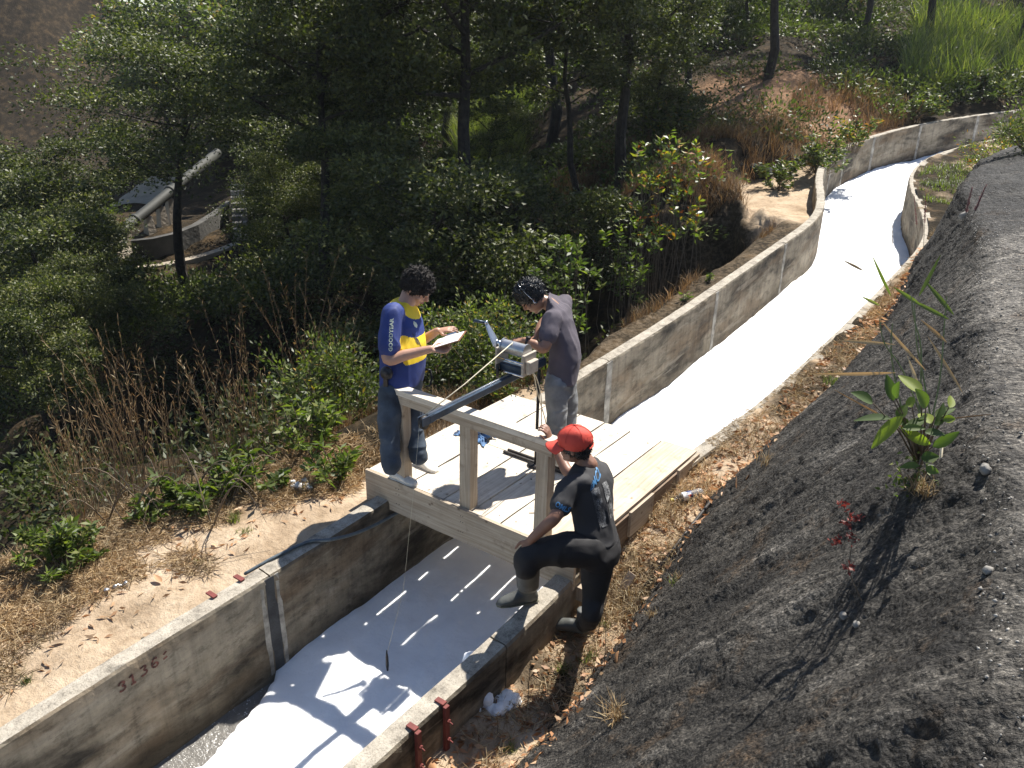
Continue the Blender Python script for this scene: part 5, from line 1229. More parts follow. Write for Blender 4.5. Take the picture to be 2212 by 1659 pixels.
TREES = [
 ('open0', 392, 17.5, 90, 'broad dark tree with a leaning black trunk in front of the ravine pipeline', None, 1.15, 2.6),
 ('oak0', 60, 14, 430, 'dense dark tree at the left edge above the dry reeds', None, 1.1, None),
 ('oak2', 185, 16, 440, 'dark bushy tree just left of the ravine pipeline, below the broad one', None, 1.0, None),
 ('oak0', -60, 17, 290, 'pale-flecked tree crown cut by the left edge of the picture', None, 1.2, None),
 ('oak2', 140, 20, 300, 'tree crown standing against the brown cliff at the left', None, 1.2, None),
 ('oak0', 640, 23, 250, 'dark tree right of the stairs in the ravine', None, 1.1, None),
 ('thin0', 555, 30, 160, 'slim tree growing beside the ravine stairs', None, 1.2, None),
 ('oak1', 690, 24, 220, 'spreading dark tree left of the curved shaded wall', None, 1.1, None),
 ('lit0', 480, 42, -40, 'sunlit yellow-green tree high on the far side, below the cliff', None, 1.2, None),
 ('lit0', 620, 46, -60, 'sunlit far tree at the top left of centre', None, 1.2, None),
 ('lit0', 400, 44, 40, 'far tree at the right end of the brown cliff', None, 1.1, None),
 ('tall0', 968, 26, -190, 'tall tree with the thickest straight black trunk near the top centre', None, .8, 1.0),
 ('thin0', 815, 28, -10, 'thin dark trunk before the curved shaded wall', None, 1.3, None),
 ('thin0', 868, 27, -30, 'slender leaning trunk just left of the thickest trunk', None, 1.3, None),
 ('thin0', 1228, 18, -70, 'thin forked tree rising right of the sunlit grass clump', None, 1.2, .6),
 ('tall0', 1612, 23.5, -450, 'tall straight dark trunk left of the bare red slope', None, .85, 2.2),
 ('tall1', 1795, 29, -560, 'tall leaning trunk standing on the bare red slope', None, .6, .5),
 ('tall0', 1918, 30, -420, 'thick dark trunk on the hillside right of the leaning one', None, .8, 4.0),
 ('tall1', 2095, 31, -420, 'trunk in front of the pale concrete wall at the top right', None, .7, 5.0),
 ('tall1', 1460, 24, -330, 'tall mid-green tree between the two dark straight trunks', None, .9, 1.4),
 ('oak0', 1100, 34, -60, "dark tree top just left of the pale pipe at the top", None, 1.2, None), ('oak2', 1330, 30, -90, "dark tree behind the tall mid-green one near the top", None, 1.2, None), ('tall0', 1330, 27, -420, "tall dark tree left of the straight trunk beside the red slope", None, .9, .3), ('oak1', 780, 33, -20, "dark tree above the curved shaded wall", None, 1.2, None), ('oak0', 880, 38, -60, "dark tree crown filling the top centre left of the thickest trunk", None, 1.2, None),
 ('oak0', 700, 30, 90, "dark crown over the left end of the curved wall", None, 1.2, None), ('oak2', 600, 38, 100, "dark crown between the sunlit far trees and the stairs", None, 1.2, None), ('oak1', 640, 18, 470, "low dark tree standing right of the stairs foot", None, .9, None), ('oak2', 760, 17, 500, "low dark tree farther right, above the reeds", None, .9, None), ('oak0', 900, 21, 330, "dark tree in the shadow above the blue jersey's left shoulder", None, 1.0, None), ('oak2', 1060, 22, 260, "small dark tree at the left edge, low behind the reeds", None, 1.0, None),
 ('oak0', 10, 10.5, 650, "small dark tree right of the lowest one at the left edge", None, .9, None), ('oak2', 130, 12.5, 560, "dark crown at the top between the two straight trunks", None, .9, None), ('oak1', 1560, 30, -120, "dark crown high behind the leaning trunk", None, 1.1, None), ('oak2', 1750, 32, -120, "dark crown behind the tall bright grass at the top right", None, 1.1, None), ('oak0', 2000, 36, -160, "mid-green crown at the top right corner", None, 1.1, None), ('lit0', 2200, 36, -200, "tall dark tree right of the thickest straight trunk", None, 1.1, None),
 ('tall0', 1180, 23, -420, "dark crown directly above the ravine stairs", None, .85, 2.9), ('oak1', 560, 46, 150, "dark crown over the pipeline's upper end", None, 1.2, None), ('oak0', 400, 48, 120, "dark tree on the slope above the rust-leaved shrub", None, 1.2, None), ('oak2', 1400, 19.5, 60, 'dark tree on the slope right above the turning shrub', None, 1.0, None),
 ('tall0', 1010, 15.5, -330, 'tall added shade tree whose dark trunk rises over the shaded middle of the ravine', None, .95, 1.7), ('tall0', 1330, 17.5, -330, 'tall added shade tree rising behind the rust-leaved shrub', None, .9, 4.4),  # the tall ones from here on are added to shade the ravine
 ('tall0', 860, 17, -200, 'tall dark shade tree added left of the shaded middle of the ravine', None, 1.0, 3.1), ('tall0', 700, 16, -60, 'tall dark shade tree added above the feathery reeds', None, 1.0, 5.2), ('oak0', 1130, 14.5, 330, 'dark low tree in the shade above the winch', None, 1.1, None), ('oak1', 960, 14, 370, 'dark low tree in the shade above the blue jersey', None, 1.1, 2.2)]
for kd, px, dp, tp_, lab, grp, wd_, rt_ in TREES: place_tree(kd, px, dp, tp_, lab or LD, grp, wd_, rt_)

# undergrowth of the ravine: one uncountable mass of small leafy clumps
parts = []; parts2 = []
for k in range(2900):
    dp = 6.5+40*random.random()**1.35; px = -160+2500*random.random(); g = P(px, 500, dp); y = g[1]; x = g[0]
    t = float(xL(min(y, 24)))-x
    if y < 24 and t < float(tpath(y))+.55+(.5 if 9 < y < 13.5 else 0): continue
    if y >= 24 and t < -8: continue
    z = float(left_h(x, y)); q = np.array((x, y, z))-CAM; dz = q @ FW; ppx = 1106+FPX*(q @ RT)/dz; ppy = 829.5-FPX*(q @ UP)/dz
    if ppy < -60 or ppy > 1250: continue
    if 225 < ppx < 560 and 365 < ppy < 620: continue                        # clearing with the pipeline
    if 1600 < ppx < 1800 and 90 < ppy < 330 and random.random() < .8: continue  # bare red slope
    if 1150 < ppx < 1760 and 560 < ppy < 800 and random.random() < .8: continue
    if 0 < ppx < 280 and ppy < 250 and random.random() < .88: continue      # the cliff
    if dz < 16 and ppx < 1260 and random.random() < .80: continue
    if dz < 26 and 650 < ppx < 1560 and random.random() < .55: continue
    r = (.28+.45*random.random())*min(1.4, .5+dz/16); n = int(150+130*random.random()); L = .05+.0035*dz
    o = rng.normal(size=(n, 3)); o /= np.linalg.norm(o, axis=1, keepdims=True); o[:, 2] = np.abs(o[:, 2])*.8; o *= (rng.random((n, 1))**.4)
    V, F = leaf_quads(np.array((x, y, z))+o*r*[1.2, 1.2, 1.0], o+rng.normal(size=(n, 3))*.6, L*(.7+.6*rng.random(n)), L*.42, .2)
    (parts if dz < 15 or random.random() < .6 else parts2).append((V, F, np.clip(rng.random(n)*.5+(.5 if dz > 15 else .2)*random.random(), 0, 1)))  # nearer clumps coloured darker, standing in for shade on the slope
V, F, v = merge(parts); stuff('undergrowth', V, F, M['leaf_dark'], v)
V, F, v = merge(parts2); stuff('undergrowth', V, F, M['leaf_mid'], v)

# shrubs one can tell apart
def shrub(c, r, hgt, nst, nleaf, L, Wd, mat, label, whorl=True, group=None, seed=0, lean=0, droop=.15):
    rr = np.random.default_rng(seed); c = np.array(c, float); t = top_empty('shrub', label, 'shrub', c, group); mb = MB(); tips = []
    for i in range(nst):
        a = rr.random()*6.28; q = (rr.random()**.6)*r; e = c+np.array([math.cos(a)*q, math.sin(a)*q, hgt-min(hgt, 1.3)*(.08+.55*rr.random()+.25*q/r)]); b0 = c+np.array([math.cos(a)*q*.25, math.sin(a)*q*.25, -.03])
        m = (b0+e)/2+rr.normal(size=3)*.05*hgt; mb.tube([b0, m, e], [.008, .006, .003], 4); tips += [(e, nrm(e-m)), ((m+e)/2, nrm(e-m))]
    mb.build('stems', M['twig'], t); k = rr.integers(0, len(tips), nleaf); P0 = np.array([a for a, _ in tips])[k]; D0 = np.array([b for _, b in tips])[k]
    R_ = rr.normal(size=(nleaf, 3)); R_ /= np.linalg.norm(R_, axis=1, keepdims=True)
    if whorl: P0 = P0+D0*(rr.random((nleaf, 1))-.75)*L*1.3; D = R_*[1, 1, .35]+D0*.45
    else: P0 = P0+R_*rr.random((nleaf, 1))*r*.28; D = R_+D0*.4
    D[:, 2] -= droop*rr.random(nleaf)
    V, F = leaf_quads(P0, D, L*(.65+.6*rr.random(nleaf)), Wd*(.8+.4*rr.random(nleaf)), .22)
    mesh_obj('foliage', V, F, mat, t, attr={'v': rr.random(nleaf)}); return t
def g_at(px, py): return hit_px(px, py, [gl])[0]
def g_dep(px, dep):
    g = P(px, 700, dep); g[2] = float(left_h(g[0], g[1])); return g
def top_h(px, py, dep):
    g = g_dep(px, dep); return max(.4, (P(px, py, dep)[2]-g[2])/.95)
SH = [
 (g_dep(1060, 9.0), .75, top_h(1060, 625, 9.0), 90, 6500, .055, .024, 'leaf_mid', 'dense small-leaved shrub growing behind the winch between the two standing people', False),
 (g_dep(950, 9.6), .6, top_h(950, 640, 9.6), 60, 3500, .055, .024, 'leaf_mid', 'small-leaved shrub directly behind the blue jersey', False),
 (g_dep(1215, 10.4), .45, top_h(1215, 480, 10.4), 36, 750, .10, .038, 'leaf_bright', 'light green large-leaved bush above the head of the bent person', True),
 (g_dep(700, 8.6), .75, top_h(700, 725, 8.6), 70, 4200, .060, .026, 'leaf_mid', 'pale small-leaved shrub left of the blue jersey', False),
 (g_dep(640, 7.3), .4, .6, 20, 420, .10, .034, 'leaf_bright', 'leafy green plant left of the jeans, in the dry grass', True),
 (g_dep(700, 6.7), .30, .38, 14, 280, .10, .030, 'leaf_bright', 'low bright plant between the white bag and the jeans', True),
 (g_dep(380, 6.3), .36, .42, 20, 430, .11, .034, 'leaf_bright', 'bright green leafy plant at the edge of the sandy path, among the reeds', True),
 (g_dep(510, 6.6), .32, .42, 14, 300, .10, .032, 'leaf_bright', 'green leafy plant right of the bright one at the path edge', True),
 (g_dep(250, 6.1), .3, .24, 12, 200, .09, .030, 'leaf_bright', 'low green plant under the tall dry reeds', True),
 (g_dep(20, 5.5), .30, .42, 30, 1100, .075, .026, 'leaf_bright', 'bright green bush at the left edge beside the path', True),
 (g_dep(1410, 13.6), .6, top_h(1410, 270, 13.6), 40, 750, .12, .042, 'leaf_autumn', 'tall shrub with yellow, green and rust leaves standing left of the mound', True),
 (g_dep(1345, 12.6), .45, top_h(1345, 430, 12.6), 20, 420, .10, .040, 'leaf_bright', 'green bush below the rust-leaved shrub', True),
 (g_dep(1715, 18.6), .55, 1.0, 40, 900, .12, .040, 'leaf_mid', 'upright green shrub behind the bend of the left canal wall', True),
 (g_dep(1640, 18.0), .5, .7, 24, 700, .12, .040, 'leaf_mid', 'low shrub left of the upright one behind the canal bend', True),
 (g_dep(1775, 19.8), .5, 1.0, 30, 700, .12, .038, 'leaf_autumn', 'yellowing shrub right of the upright one behind the canal bend', True),
 (g_dep(1400, 20), .9, 1.3, 50, 2600, .12, .045, 'leaf_mid', 'pale-tipped shrub on the slope above the rust-leaved one', True),
 (g_dep(1890, 23.5), .8, .7, 40, 1500, .13, .045, 'leaf_mid', 'low leafy shrub behind the far curve of the left wall', True),
 (g_dep(2010, 25), .9, .9, 40, 1700, .14, .05, 'leaf_mid', 'dark green shrub before the tall bright grass at the top right', True),
 (g_dep(740, 13), .8, 1.3, 40, 3500, .09, .018, 'leaf_mid', 'feathery dark shrub in the ravine above the blue jersey left side', False),
 (g_at(1480, 650), .06, .12, 5, 22, .07, .035, 'leaf_bright', 'tiny leafy seedling in the dark gully beside the left wall', True),
 (g_at(1530, 610), .08, .16, 6, 40, .06, .028, 'leaf_bright', 'small seedling plant on the shaded bank below the bluff', True),
]
for i, (c, r, hgt, nst, nl, L, Wd, mt, lab, wh) in enumerate(SH): shrub(c, r, hgt, nst, nl, L, Wd, M[mt], lab, wh, seed=i+50)
# weeds right beside the deck's far left corner
shrub(g_at(1060, 862), .28, .22, 16, 380, .10, .026, M['leaf_mid'], 'grey-green weeds at the far left corner of the footbridge', True, seed=90)

# tall dry reeds at the left: each clump is a thing
def reeds(c, r, hgt, n, mat, label, group, seed):
    rr = np.random.default_rng(seed); c = np.array(c, float); t = top_empty('reed_clump', label, 'reeds', c, group); mb = MB(); pl_ = []
    for i in range(n):
        a = rr.random()*6.28; q = rr.random()*r; b0 = c+np.array([math.cos(a)*q, math.sin(a)*q, -.05]); h = hgt*(.62+.6*rr.random()); ln = rr.normal()*.10; ln2 = rr.normal()*.10
        pts = [b0+np.array([ln*u*u*h*1.5, ln2*u*u*h*1.5, h*u]) for u in np.linspace(0, 1, 6)]; mb.tube(pts, [.0038, .0036, .0032, .0028, .002, .001], 3)
        for u in np.linspace(.5, 1, 18): k = u*5; k0 = min(int(k), 4); pl_.append(pts[k0]*(1-(k-k0))+pts[k0+1]*(k-k0))
    mb.build('stalks', M['twig'] if mat == 'g' else M['reed_stalk'], t)
    pl_ = np.array(pl_); D = rng.normal(size=pl_.shape)*.45+[0, 0, 1.0]; V, F = leaf_quads(pl_, D, (.06*(.5+rng.random(len(pl_)))), .006, .1)
    m = int(n*1.2); a = rr.random(m)*6.28; q = rr.random(m)*r; B_ = c+np.stack([np.cos(a)*q, np.sin(a)*q, 0*a], 1); V2, F2, _ = blades(B_, hgt*.35*(.6+.8*rng.random(m)), .008, .5, .6)
    V, F, v = merge([(V, F, rng.random(len(F))), (V2, F2, rng.random(len(F2)))]); mesh_obj('blades', V, F, M['dry_grass' if seed % 2 else 'brown_grass'], t, attr={'v': v})['kind'] = 'stuff'
M['reed_stalk'] = simple('reed_stalk', (.26, .165, .085), .7, var=.3, scale=20, bmp=0)
RC = [(120, 6.3, 1.15, 16), (200, 6.6, 1.25, 20), (265, 6.9, 1.55, 22), (330, 6.7, 1.35, 8), (430, 7.0, 1.1, 12), (490, 7.4, 1.65, 22), (560, 7.6, 1.2, 8), (655, 8.6, 1.7, 14), (700, 8.8, 1.4, 10), (90, 6.0, .8, 14)]
RL = ['leftmost tall dry reed clump', 'dry reed clump second from the left edge', 'tallest leaning clump of dry reeds in the left group', 'single thin row of reeds right of the leaning clump', 'sparse reddish reeds between the two tall clumps', 'tallest rusty reed clump in the middle of the left slope', 'short sparse reeds behind the bright plants', 'rusty feathery reeds left of the blue jersey', 'thin reeds touching the pale shrub left of the blue jersey', 'low broken reeds at the foot of the leftmost clump']
for i, (px, dp, hg, n) in enumerate(RC): reeds(g_dep(px, dp), .20, hg, n, 'd', RL[i], 'dry reeds on the left slope', i+5)
# arching dead brambles among them
for i, (px, dp) in enumerate(((300, 6.2), (360, 6.4), (200, 6.0), (450, 6.3), (250, 6.3), (400, 6.0), (520, 6.4), (150, 6.1))):
    c = g_dep(px, dp); a = random.random()*6.28; mb = MB()
    for k in range(3):
        a = random.random()*6.28; L_ = .35+.35*random.random(); mb.tube([c+np.array([math.cos(a)*L_*u, math.sin(a)*L_*u, .5*math.sin(u*2.6)*L_*1.6-.03]) for u in np.linspace(0, 1, 9)], np.linspace(.006, .002, 9), 4)
    tag(mb.build('dead_branch', M['twig']), ('arching leafless branch left of the bright plant at the path edge', 'leafless branch arching right over the bright plant at the path edge', 'bare branch under the leaning clump of dry reeds', 'bare branch between the two bright leafy plants', 'tangled dead branch at the foot of the tallest leaning reeds', 'short dead branch closest to the sandy path', 'dead branch right of the second leafy plant', 'dead branch near the leftmost reeds')[i], 'branch', 'dead branches among the reeds')

# ---- grasses and litter (nobody could count these)
def scatter_left(n, y0, y1, t0f, t1f):
    y = y0+(y1-y0)*rng.random(n); t = t0f(y)+(t1f(y)-t0f(y))*rng.random(n); x = xL(y)-t; return x, y
def zl(x, y): return left_h(x, y)
parts = []
# straw mat on the sandy path's outer part
x, y = scatter_left(46000, -4.5, .6, lambda y: tpath(y)*.2, lambda y: tpath(y)+.55); m = .8*fbm(x*2.2, y*2.2, 3, 3)+1.3*((xL(y)-x)/tpath(y)-.50) > -.10; x, y = x[m], y[m]
B_ = np.stack([x, y, zl(x, y)+.008+.022*rng.random(len(x))], 1); V, F = straw(B_, .05+.11*rng.random(len(x)), .0065, .32); parts.append((V, F, rng.random(len(F))*.75))
x, y = scatter_left(9000, -4.5, .8, lambda y: tpath(y)*.6, lambda y: tpath(y)+.5); m = fbm(x*2.2, y*2.2, 3, 3) > -.15; x, y = x[m], y[m]
V, F, _ = blades(np.stack([x, y, zl(x, y)], 1), .04+.10*rng.random(len(x)), .005, .9, .9); parts.append((V, F, rng.random(len(F))))
# right strip
n = 22000; y = -3.3+13*rng.random(n)**1.3; x = xR(y)+WT+(.03+TF(y)+.10)*rng.random(n); z = np.array([right_gz(v) for v in y])+.02
m = fbm(x*3, y*3, 6, 3)+.30*(y > .3) > -.22; V, F = straw(np.stack([x, y, z], 1)[m], (.04+.08*rng.random(n))[m], .005, .5); parts.append((V, F, rng.random(len(F))))
n2_ = 5000; y2 = 2.2+9*rng.random(n2_); x2 = xR(y2)+WT*(.15+.95*rng.random(n2_)); m2 = fbm(x2*2, y2*1.5, 16, 3) > .05
V, F = straw(np.stack([x2, y2, zc(y2)+.006+.01*rng.random(n2_)], 1)[m2], .04+.07*rng.random(m2.sum()), .005, .3); parts.append((V, F, rng.random(len(F))))
m = (fbm(x*3, y*3, 6, 3) > -.1) & (y > .1); V, F, _ = blades(np.stack([x, y, z-.02], 1)[m], (.05+.12*rng.random(n))[m], .005, .9, 1.0); parts.append((V, F, rng.random(len(F))))
V, F, v = merge(parts); stuff('dry_grass', V, F, M['dry_grass'], v)
parts = []
# brown fuzzy grass: around the reeds, left of the deck, gully edge, mound
for n, y0, y1, a0, a1, h0, thr in ((6500, -3.5, 1.5, 0, 1.1, .20, .0), (14000, .2, 4.2, .10, 1.9, .20, -.25), (12000, 3.5, 9.6, .05, 1.1, .22, -.05), (18000, 10.2, 13.6, .25, 4.2, .34, -.3), (9000, 12.5, 20, .0, 2.4, .5, -.1)):
    x, y = scatter_left(n, y0, y1, lambda y: tpath(y)+a0, lambda y: tpath(y)+a1); m = fbm(x*1.3, y*1.3, 8, 3) > thr; x, y = x[m], y[m]
    V, F, _ = blades(np.stack([x, y, zl(x, y)-.01], 1), h0*(.4+.9*rng.random(len(x))), .0055 if y0 < 9 else .010, .55, .6); parts.append((V, F, rng.random(len(F))))
V, F, v = merge(parts); stuff('brown_grass', V, F, M['brown_grass'], v)
# green grass: top right bank, far grass strip beyond the right wall, the sunlit clump at top centre, small tufts
parts = []
def patch(n, px0, px1, d0, d1, h, wdt, lean=.35, kill=None):
    px = px0+(px1-px0)*rng.random(n); dp = d0+(d1-d0)*rng.random(n); g = CAM+dp[:, None]*(FW+RT*((px-1106)/FPX)[:, None]+UP*.3); x, y = g[:, 0], g[:, 1]
    ok = (xL(np.minimum(y, 24.5))-x > .15) | (y > 25); x, y = x[ok], y[ok]; z = left_h(x, y)
    m = fbm(x*.7, y*.7, 2, 3) > -.35; V, F, _ = blades(np.stack([x, y, z], 1)[m], h*(.4+.9*rng.random(m.sum())), wdt, lean, .5); parts.append((V, F, rng.random(len(F))))
patch(15000, 1930, 2420, 23.3, 33, 1.0, .030); patch(4000, 1930, 2420, 23.3, 33, 1.5, .018); patch(9000, 985, 1130, 20, 27, 1.0, .018)
n = 9000; y = 11.5+9*rng.random(n); x = xR(y)+WT+(TF(y)*.9)*rng.random(n); z = np.array([right_gz(v) for v in y])
m = fbm(x*1.5, y*1.5, 6, 3) > -.1; V, F, _ = blades(np.stack([x, y, z], 1)[m], (.06+.14*rng.random(n))[m], .009, .8, .8); parts.append((V, F, rng.random(len(F))*.8))
V, F, v = merge(parts); stuff('green_grass', V, F, M['green_grass'], v)
# small green tufts
def tuft(c, r, h, n, mat, label, name='grass_tuft', cat='grass tuft', wd_=.005, group=None, lean=.5):
    c = np.array(c, float); a = rng.random(n)*6.28; q = rng.random(n)*r; B_ = c+np.stack([np.cos(a)*q, np.sin(a)*q, 0*a-.005], 1)
    V, F, _ = blades(B_, h*(.5+.7*rng.random(n)), wd_, lean, .7); o = mesh_obj(name, V, F, M[mat], org=c, attr={'v': rng.random(len(F))}); return tag(o, label, cat, group)
for px, py, r, h, n, lab in ((508, 1125, .05, .10, 70, 'small green grass tuft on the sandy path, left of the bridge corner'), (530, 1150, .08, .05, 60, 'flat patch of green blades just below the upright path tuft'), (60, 1472, .04, .06, 50, 'tiny green tuft near the left edge of the sandy path'), (655, 1055, .035, .09, 40, 'green sprig growing in front of the white plastic bag'), (430, 1215, .05, .05, 40, 'faint green tuft in the middle of the straw on the path')):
    tuft(g_at(px, py), r, h, n, 'green_grass', lab)
def rh(px, py): return hit_px(px, py, [gr, em])
for px, py, r, h, n, mt, lab in ((1215, 1452, .06, .09, 80, 'green_grass', 'bright green grass tuft at the slope foot beside the fallen leaf'), (1270, 1425, .07, .09, 80, 'green_grass', 'green grass growing at the slope foot right behind the rear boot'), (1180, 1235, .03, .05, 20, 'green_grass', 'few green blades by the bearer of the footbridge'),
    (1100, 1620, .06, .07, 70, 'green_grass', 'green sprouts in the leaf litter at the bottom centre'), (1455, 1262, .04, .07, 30, 'green_grass', 'small green sprig on the upper part of the black slope'), (1305, 1350, .05, .07, 40, 'green_grass', 'green blades on the slope foot by the standing leg'),
    (1330, 1555, .06, .16, 90, 'dry_grass', 'dry orange grass tuft growing on the black slope near the bottom centre'), (1410, 1330, .05, .06, 50, 'dry_grass', 'short dry tuft on the black slope right of the standing leg'), (1465, 1250, .05, .06, 50, 'dry_grass', 'dry tuft on the black slope below the rod'),
    (1655, 1000, .08, .10, 60, 'dry_grass', 'dry grass tuft at the top of the slope foot beyond the footbridge'), (1800, 830, .10, .12, 80, 'green_grass', 'green and dry tuft between the far wall and the slope')):
    hh = rh(px, py); 
    if hh: tuft(hh[0], r, h, n, mt, lab)
# fallen leaves: litter as stuff, the large ones as things
parts = []
n = 2600; y = -3.4+11*rng.random(n)**1.4; x = xR(y)+WT+(.03+TF(y)+.15)*rng.random(n); z = np.array([right_h(a, b) for a, b in zip(x, y)])+.012
a = rng.random(n)*6.28; V, F = leaf_quads(np.stack([x, y, z], 1), np.stack([np.cos(a), np.sin(a), .15*rng.normal(size=n)], 1), .035+.05*rng.random(n), .02+.015*rng.random(n), .15); parts.append((V, F, rng.random(n)))
n = 500; x, y = scatter_left(n, -4, .6, lambda y: tpath(y)*.2, lambda y: tpath(y)+.3); a = rng.random(n)*6.28
V, F = leaf_quads(np.stack([x, y, zl(x, y)+.012], 1), np.stack([np.cos(a), np.sin(a), .1*rng.normal(size=n)], 1), .04+.05*rng.random(n), .022, .15); parts.append((V, F, rng.random(n)*.6+.4))
V, F, v = merge(parts); stuff('leaf_litter', V, F, M['dead_leaf'], v)
def big_leaf(c, nrm_v, d, L, Wd, mat, name='leaf', parent=None, v=.5, curl=.25, org=None):
    d = nrm(d-nrm_v*(d @ nrm_v)); s = np.cross(nrm_v, d); V = []; n = 8
    for i in range(n+1):
        u = i/n; wv_ = Wd*math.sin(math.pi*min(.98, u**.8*.97+.02))**.8*.5; b_ = c+d*L*u+nrm_v*(-curl*L*u*u*.5)
        V += [b_-s*wv_+nrm_v*wv_*.35, b_-s*wv_*.5+nrm_v*wv_*.10, b_, b_+s*wv_*.5+nrm_v*wv_*.10, b_+s*wv_+nrm_v*wv_*.35]
    F = [(i*5+k, i*5+k+1, (i+1)*5+k+1, (i+1)*5+k) for i in range(n) for k in range(4)]
    return mesh_obj(name, V, F, mat, parent, smooth=True, attr={'v': np.full(len(V), v)}, org=org)
FL = [(985, 1583, .14, 'pale dry leaf on the ground at the foot of the nearer red clamp'), (1075, 1655, .12, 'dark dry leaf at the bottom centre among litter'), (922, 1640, .13, 'orange dry leaf just right of the red clamps, near the bottom edge'), (1185, 1362, .08, 'bright cream leaf on the ground left of the rear boot'), (1190, 1520, .10, 'curled dry leaf in the litter right of the foam clumps'),
      (1330, 1415, .16, 'long curled orange leaf hanging on the foot of the black slope'), (1115, 1440, .08, 'small dry leaf between the wall and the foam clumps'), (1135, 1500, .09, 'brown leaf beside the thin dry stalk'), (1610, 1040, .12, 'broad dry leaf by the far right corner of the footbridge'), (1590, 1060, .11, 'curled dry leaf touching the drink bottle'),
      (1440, 1190, .10, 'pale leaf near the long rod'), (1680, 920, .10, 'dry leaf at the wall foot beyond the bridge'), (1720, 880, .09, 'dry leaf farther up the strip beyond the bridge'), (1390, 1215, .08, 'dry leaf half under the side panel of the bridge'), (1020, 1590, .07, 'small curled leaf below the clump nearest the clamps')]
for i, (px, py, L, lab) in enumerate(FL):
    hh = rh(px, py)
    if hh: a = random.random()*6.28; tag(big_leaf(hh[0]+ZV*.02, nrm(hh[2]+ZV*.5), np.array([math.cos(a), math.sin(a), .1]), L, L*.42, M['dead_leaf'], 'fallen_leaf', v=.3+.6*random.random(), curl=-.5), lab, 'leaf', 'fallen leaves right of the canal')
FL2 = [(480, 1060, .10, 'pale dry leaf on the path below the leafy plants'), (525, 1100, .09, 'white dry leaf beside the upright grass tuft'), (350, 1262, .10, 'pale crumpled leaf on the straw above the far red plate'), (260, 1232, .09, 'orange leaf on the straw near the silvery wrapper'), (310, 1375, .09, 'dry leaf close to the left wall top'), (110, 1395, .10, 'large pale leaf near the lower left of the path'), (200, 1280, .08, 'brown leaf in the straw left of the wrapper'), (420, 1150, .09, 'crumpled leaf in the middle of the path straw')]
for i, (px, py, L, lab) in enumerate(FL2):
    c = g_at(px, py); a = random.random()*6.28; tag(big_leaf(c+ZV*.02, ZV, np.array([math.cos(a), math.sin(a), .1]), L, L*.42, M['dead_leaf'], 'fallen_leaf', v=.6+.4*random.random(), curl=-.4), lab, 'leaf', 'fallen leaves on the sandy path')
# thin seeding stalks along the right side
for i, (px, py, h, lab) in enumerate(((1215, 1330, .30, 'thin seed stalk in front of the wall shadow left of the rear boot'), (1290, 1385, .42, 'tall thin seed stalk before the standing leg'), (1305, 1440, .45, 'tallest seed stalk overlapping the standing leg'), (1140, 1520, .30, 'dry stalk leaning from the foam clumps'), (1075, 1585, .22, 'bare stalk among litter at the bottom centre'))):
    hh = rh(px, py)
    if not hh: continue
    c = hh[0]; ln = rng.normal(size=3)*.12; t = top_empty('seed_stalk', lab, 'stalk', c, 'seed stalks beside the right wall')
    pts = [c+ZV*h*u+ln*u*u*h for u in np.linspace(0, 1, 7)]; MB().tube(pts, np.linspace(.003, .0012, 7), 4).build('stem', M['twig'], t)
    k = 26; P0 = np.array([pts[3+int(3.9*random.random())] for _ in range(k)])+rng.normal(size=(k, 3))*[.004, .004, .02]; V, F = leaf_quads(P0, rng.normal(size=(k, 3))*.5+[0, 0, .8], .022, .006, .1)
    mesh_obj('seed_head', V, F, M['dry_grass'], t, attr={'v': rng.random(k)})

M['cane'] = simple('cane_stem', (.15, .18, .07), .6, bmp=0)
# ---- broad-leaved plant rooted in the black embankment
def em_hit(px, py): return hit_px(px, py, [em])
hp_ = em_hit(1985, 1010); base = hp_[0]; dpl = depth_of(base); D0 = dpl
bl_ = top_empty('broad_leaved_plant', 'broad-leaved green plant growing out of the black embankment at the right', 'plant', base)
LV = [(1885, 870, 1840, 845, 55, 0), (1925, 905, 1870, 850, 60, 0), (1950, 900, 1865, 935, 60, .9), (1930, 865, 1922, 815, 45, .1), (1935, 860, 1905, 850, 45, .3), (1990, 850, 1985, 790, 62, .9), (2000, 880, 1975, 838, 60, .7), (2000, 905, 1985, 880, 62, .1), (2010, 915, 2000, 870, 60, .95), (2018, 918, 2070, 878, 66, .2), (2050, 880, 2070, 845, 40, .9),
      (1962, 925, 2000, 890, 50, .1), (2010, 960, 1940, 930, 48, .95), (2015, 965, 2060, 930, 46, .2), (1998, 935, 2040, 942, 44, .1), (1940, 905, 1952, 872, 45, .5), (1965, 915, 1935, 905, 40, .2), (2020, 900, 2045, 860, 50, .3), (1990, 990, 2030, 985, 50, .2), (1985, 1005, 1960, 990, 36, .5), (2000, 1010, 2025, 1020, 36, .6), (1970, 880, 1960, 850, 40, .85), (2035, 905, 2075, 905, 34, .9), (1950, 925, 1975, 945, 34, .4)]
mb = MB()
for i, (x0_, y0_, x1_, y1_, wpx, vv) in enumerate(LV):
    dp = D0-.30-.14*random.random()-(.12 if y0_ < 900 else .0); a = P(x0_, y0_, dp); b_ = P(x1_, y1_, dp+random.uniform(-.05, .05)); L = np.linalg.norm(b_-a); nv = nrm(nrm(CAM-a)+ZV*.4+rng.normal(size=3)*.60)
    big_leaf(a, nv, b_-a, L*.95, wpx*dp/FPX*.52, M['leaf_big'], 'leaf', bl_, v=vv, curl=.25); mb.tube([base, (base+a)/2+ZV*.03, a], [.005, .004, .002], 5)
mb.build('stems', M['twig'], bl_)
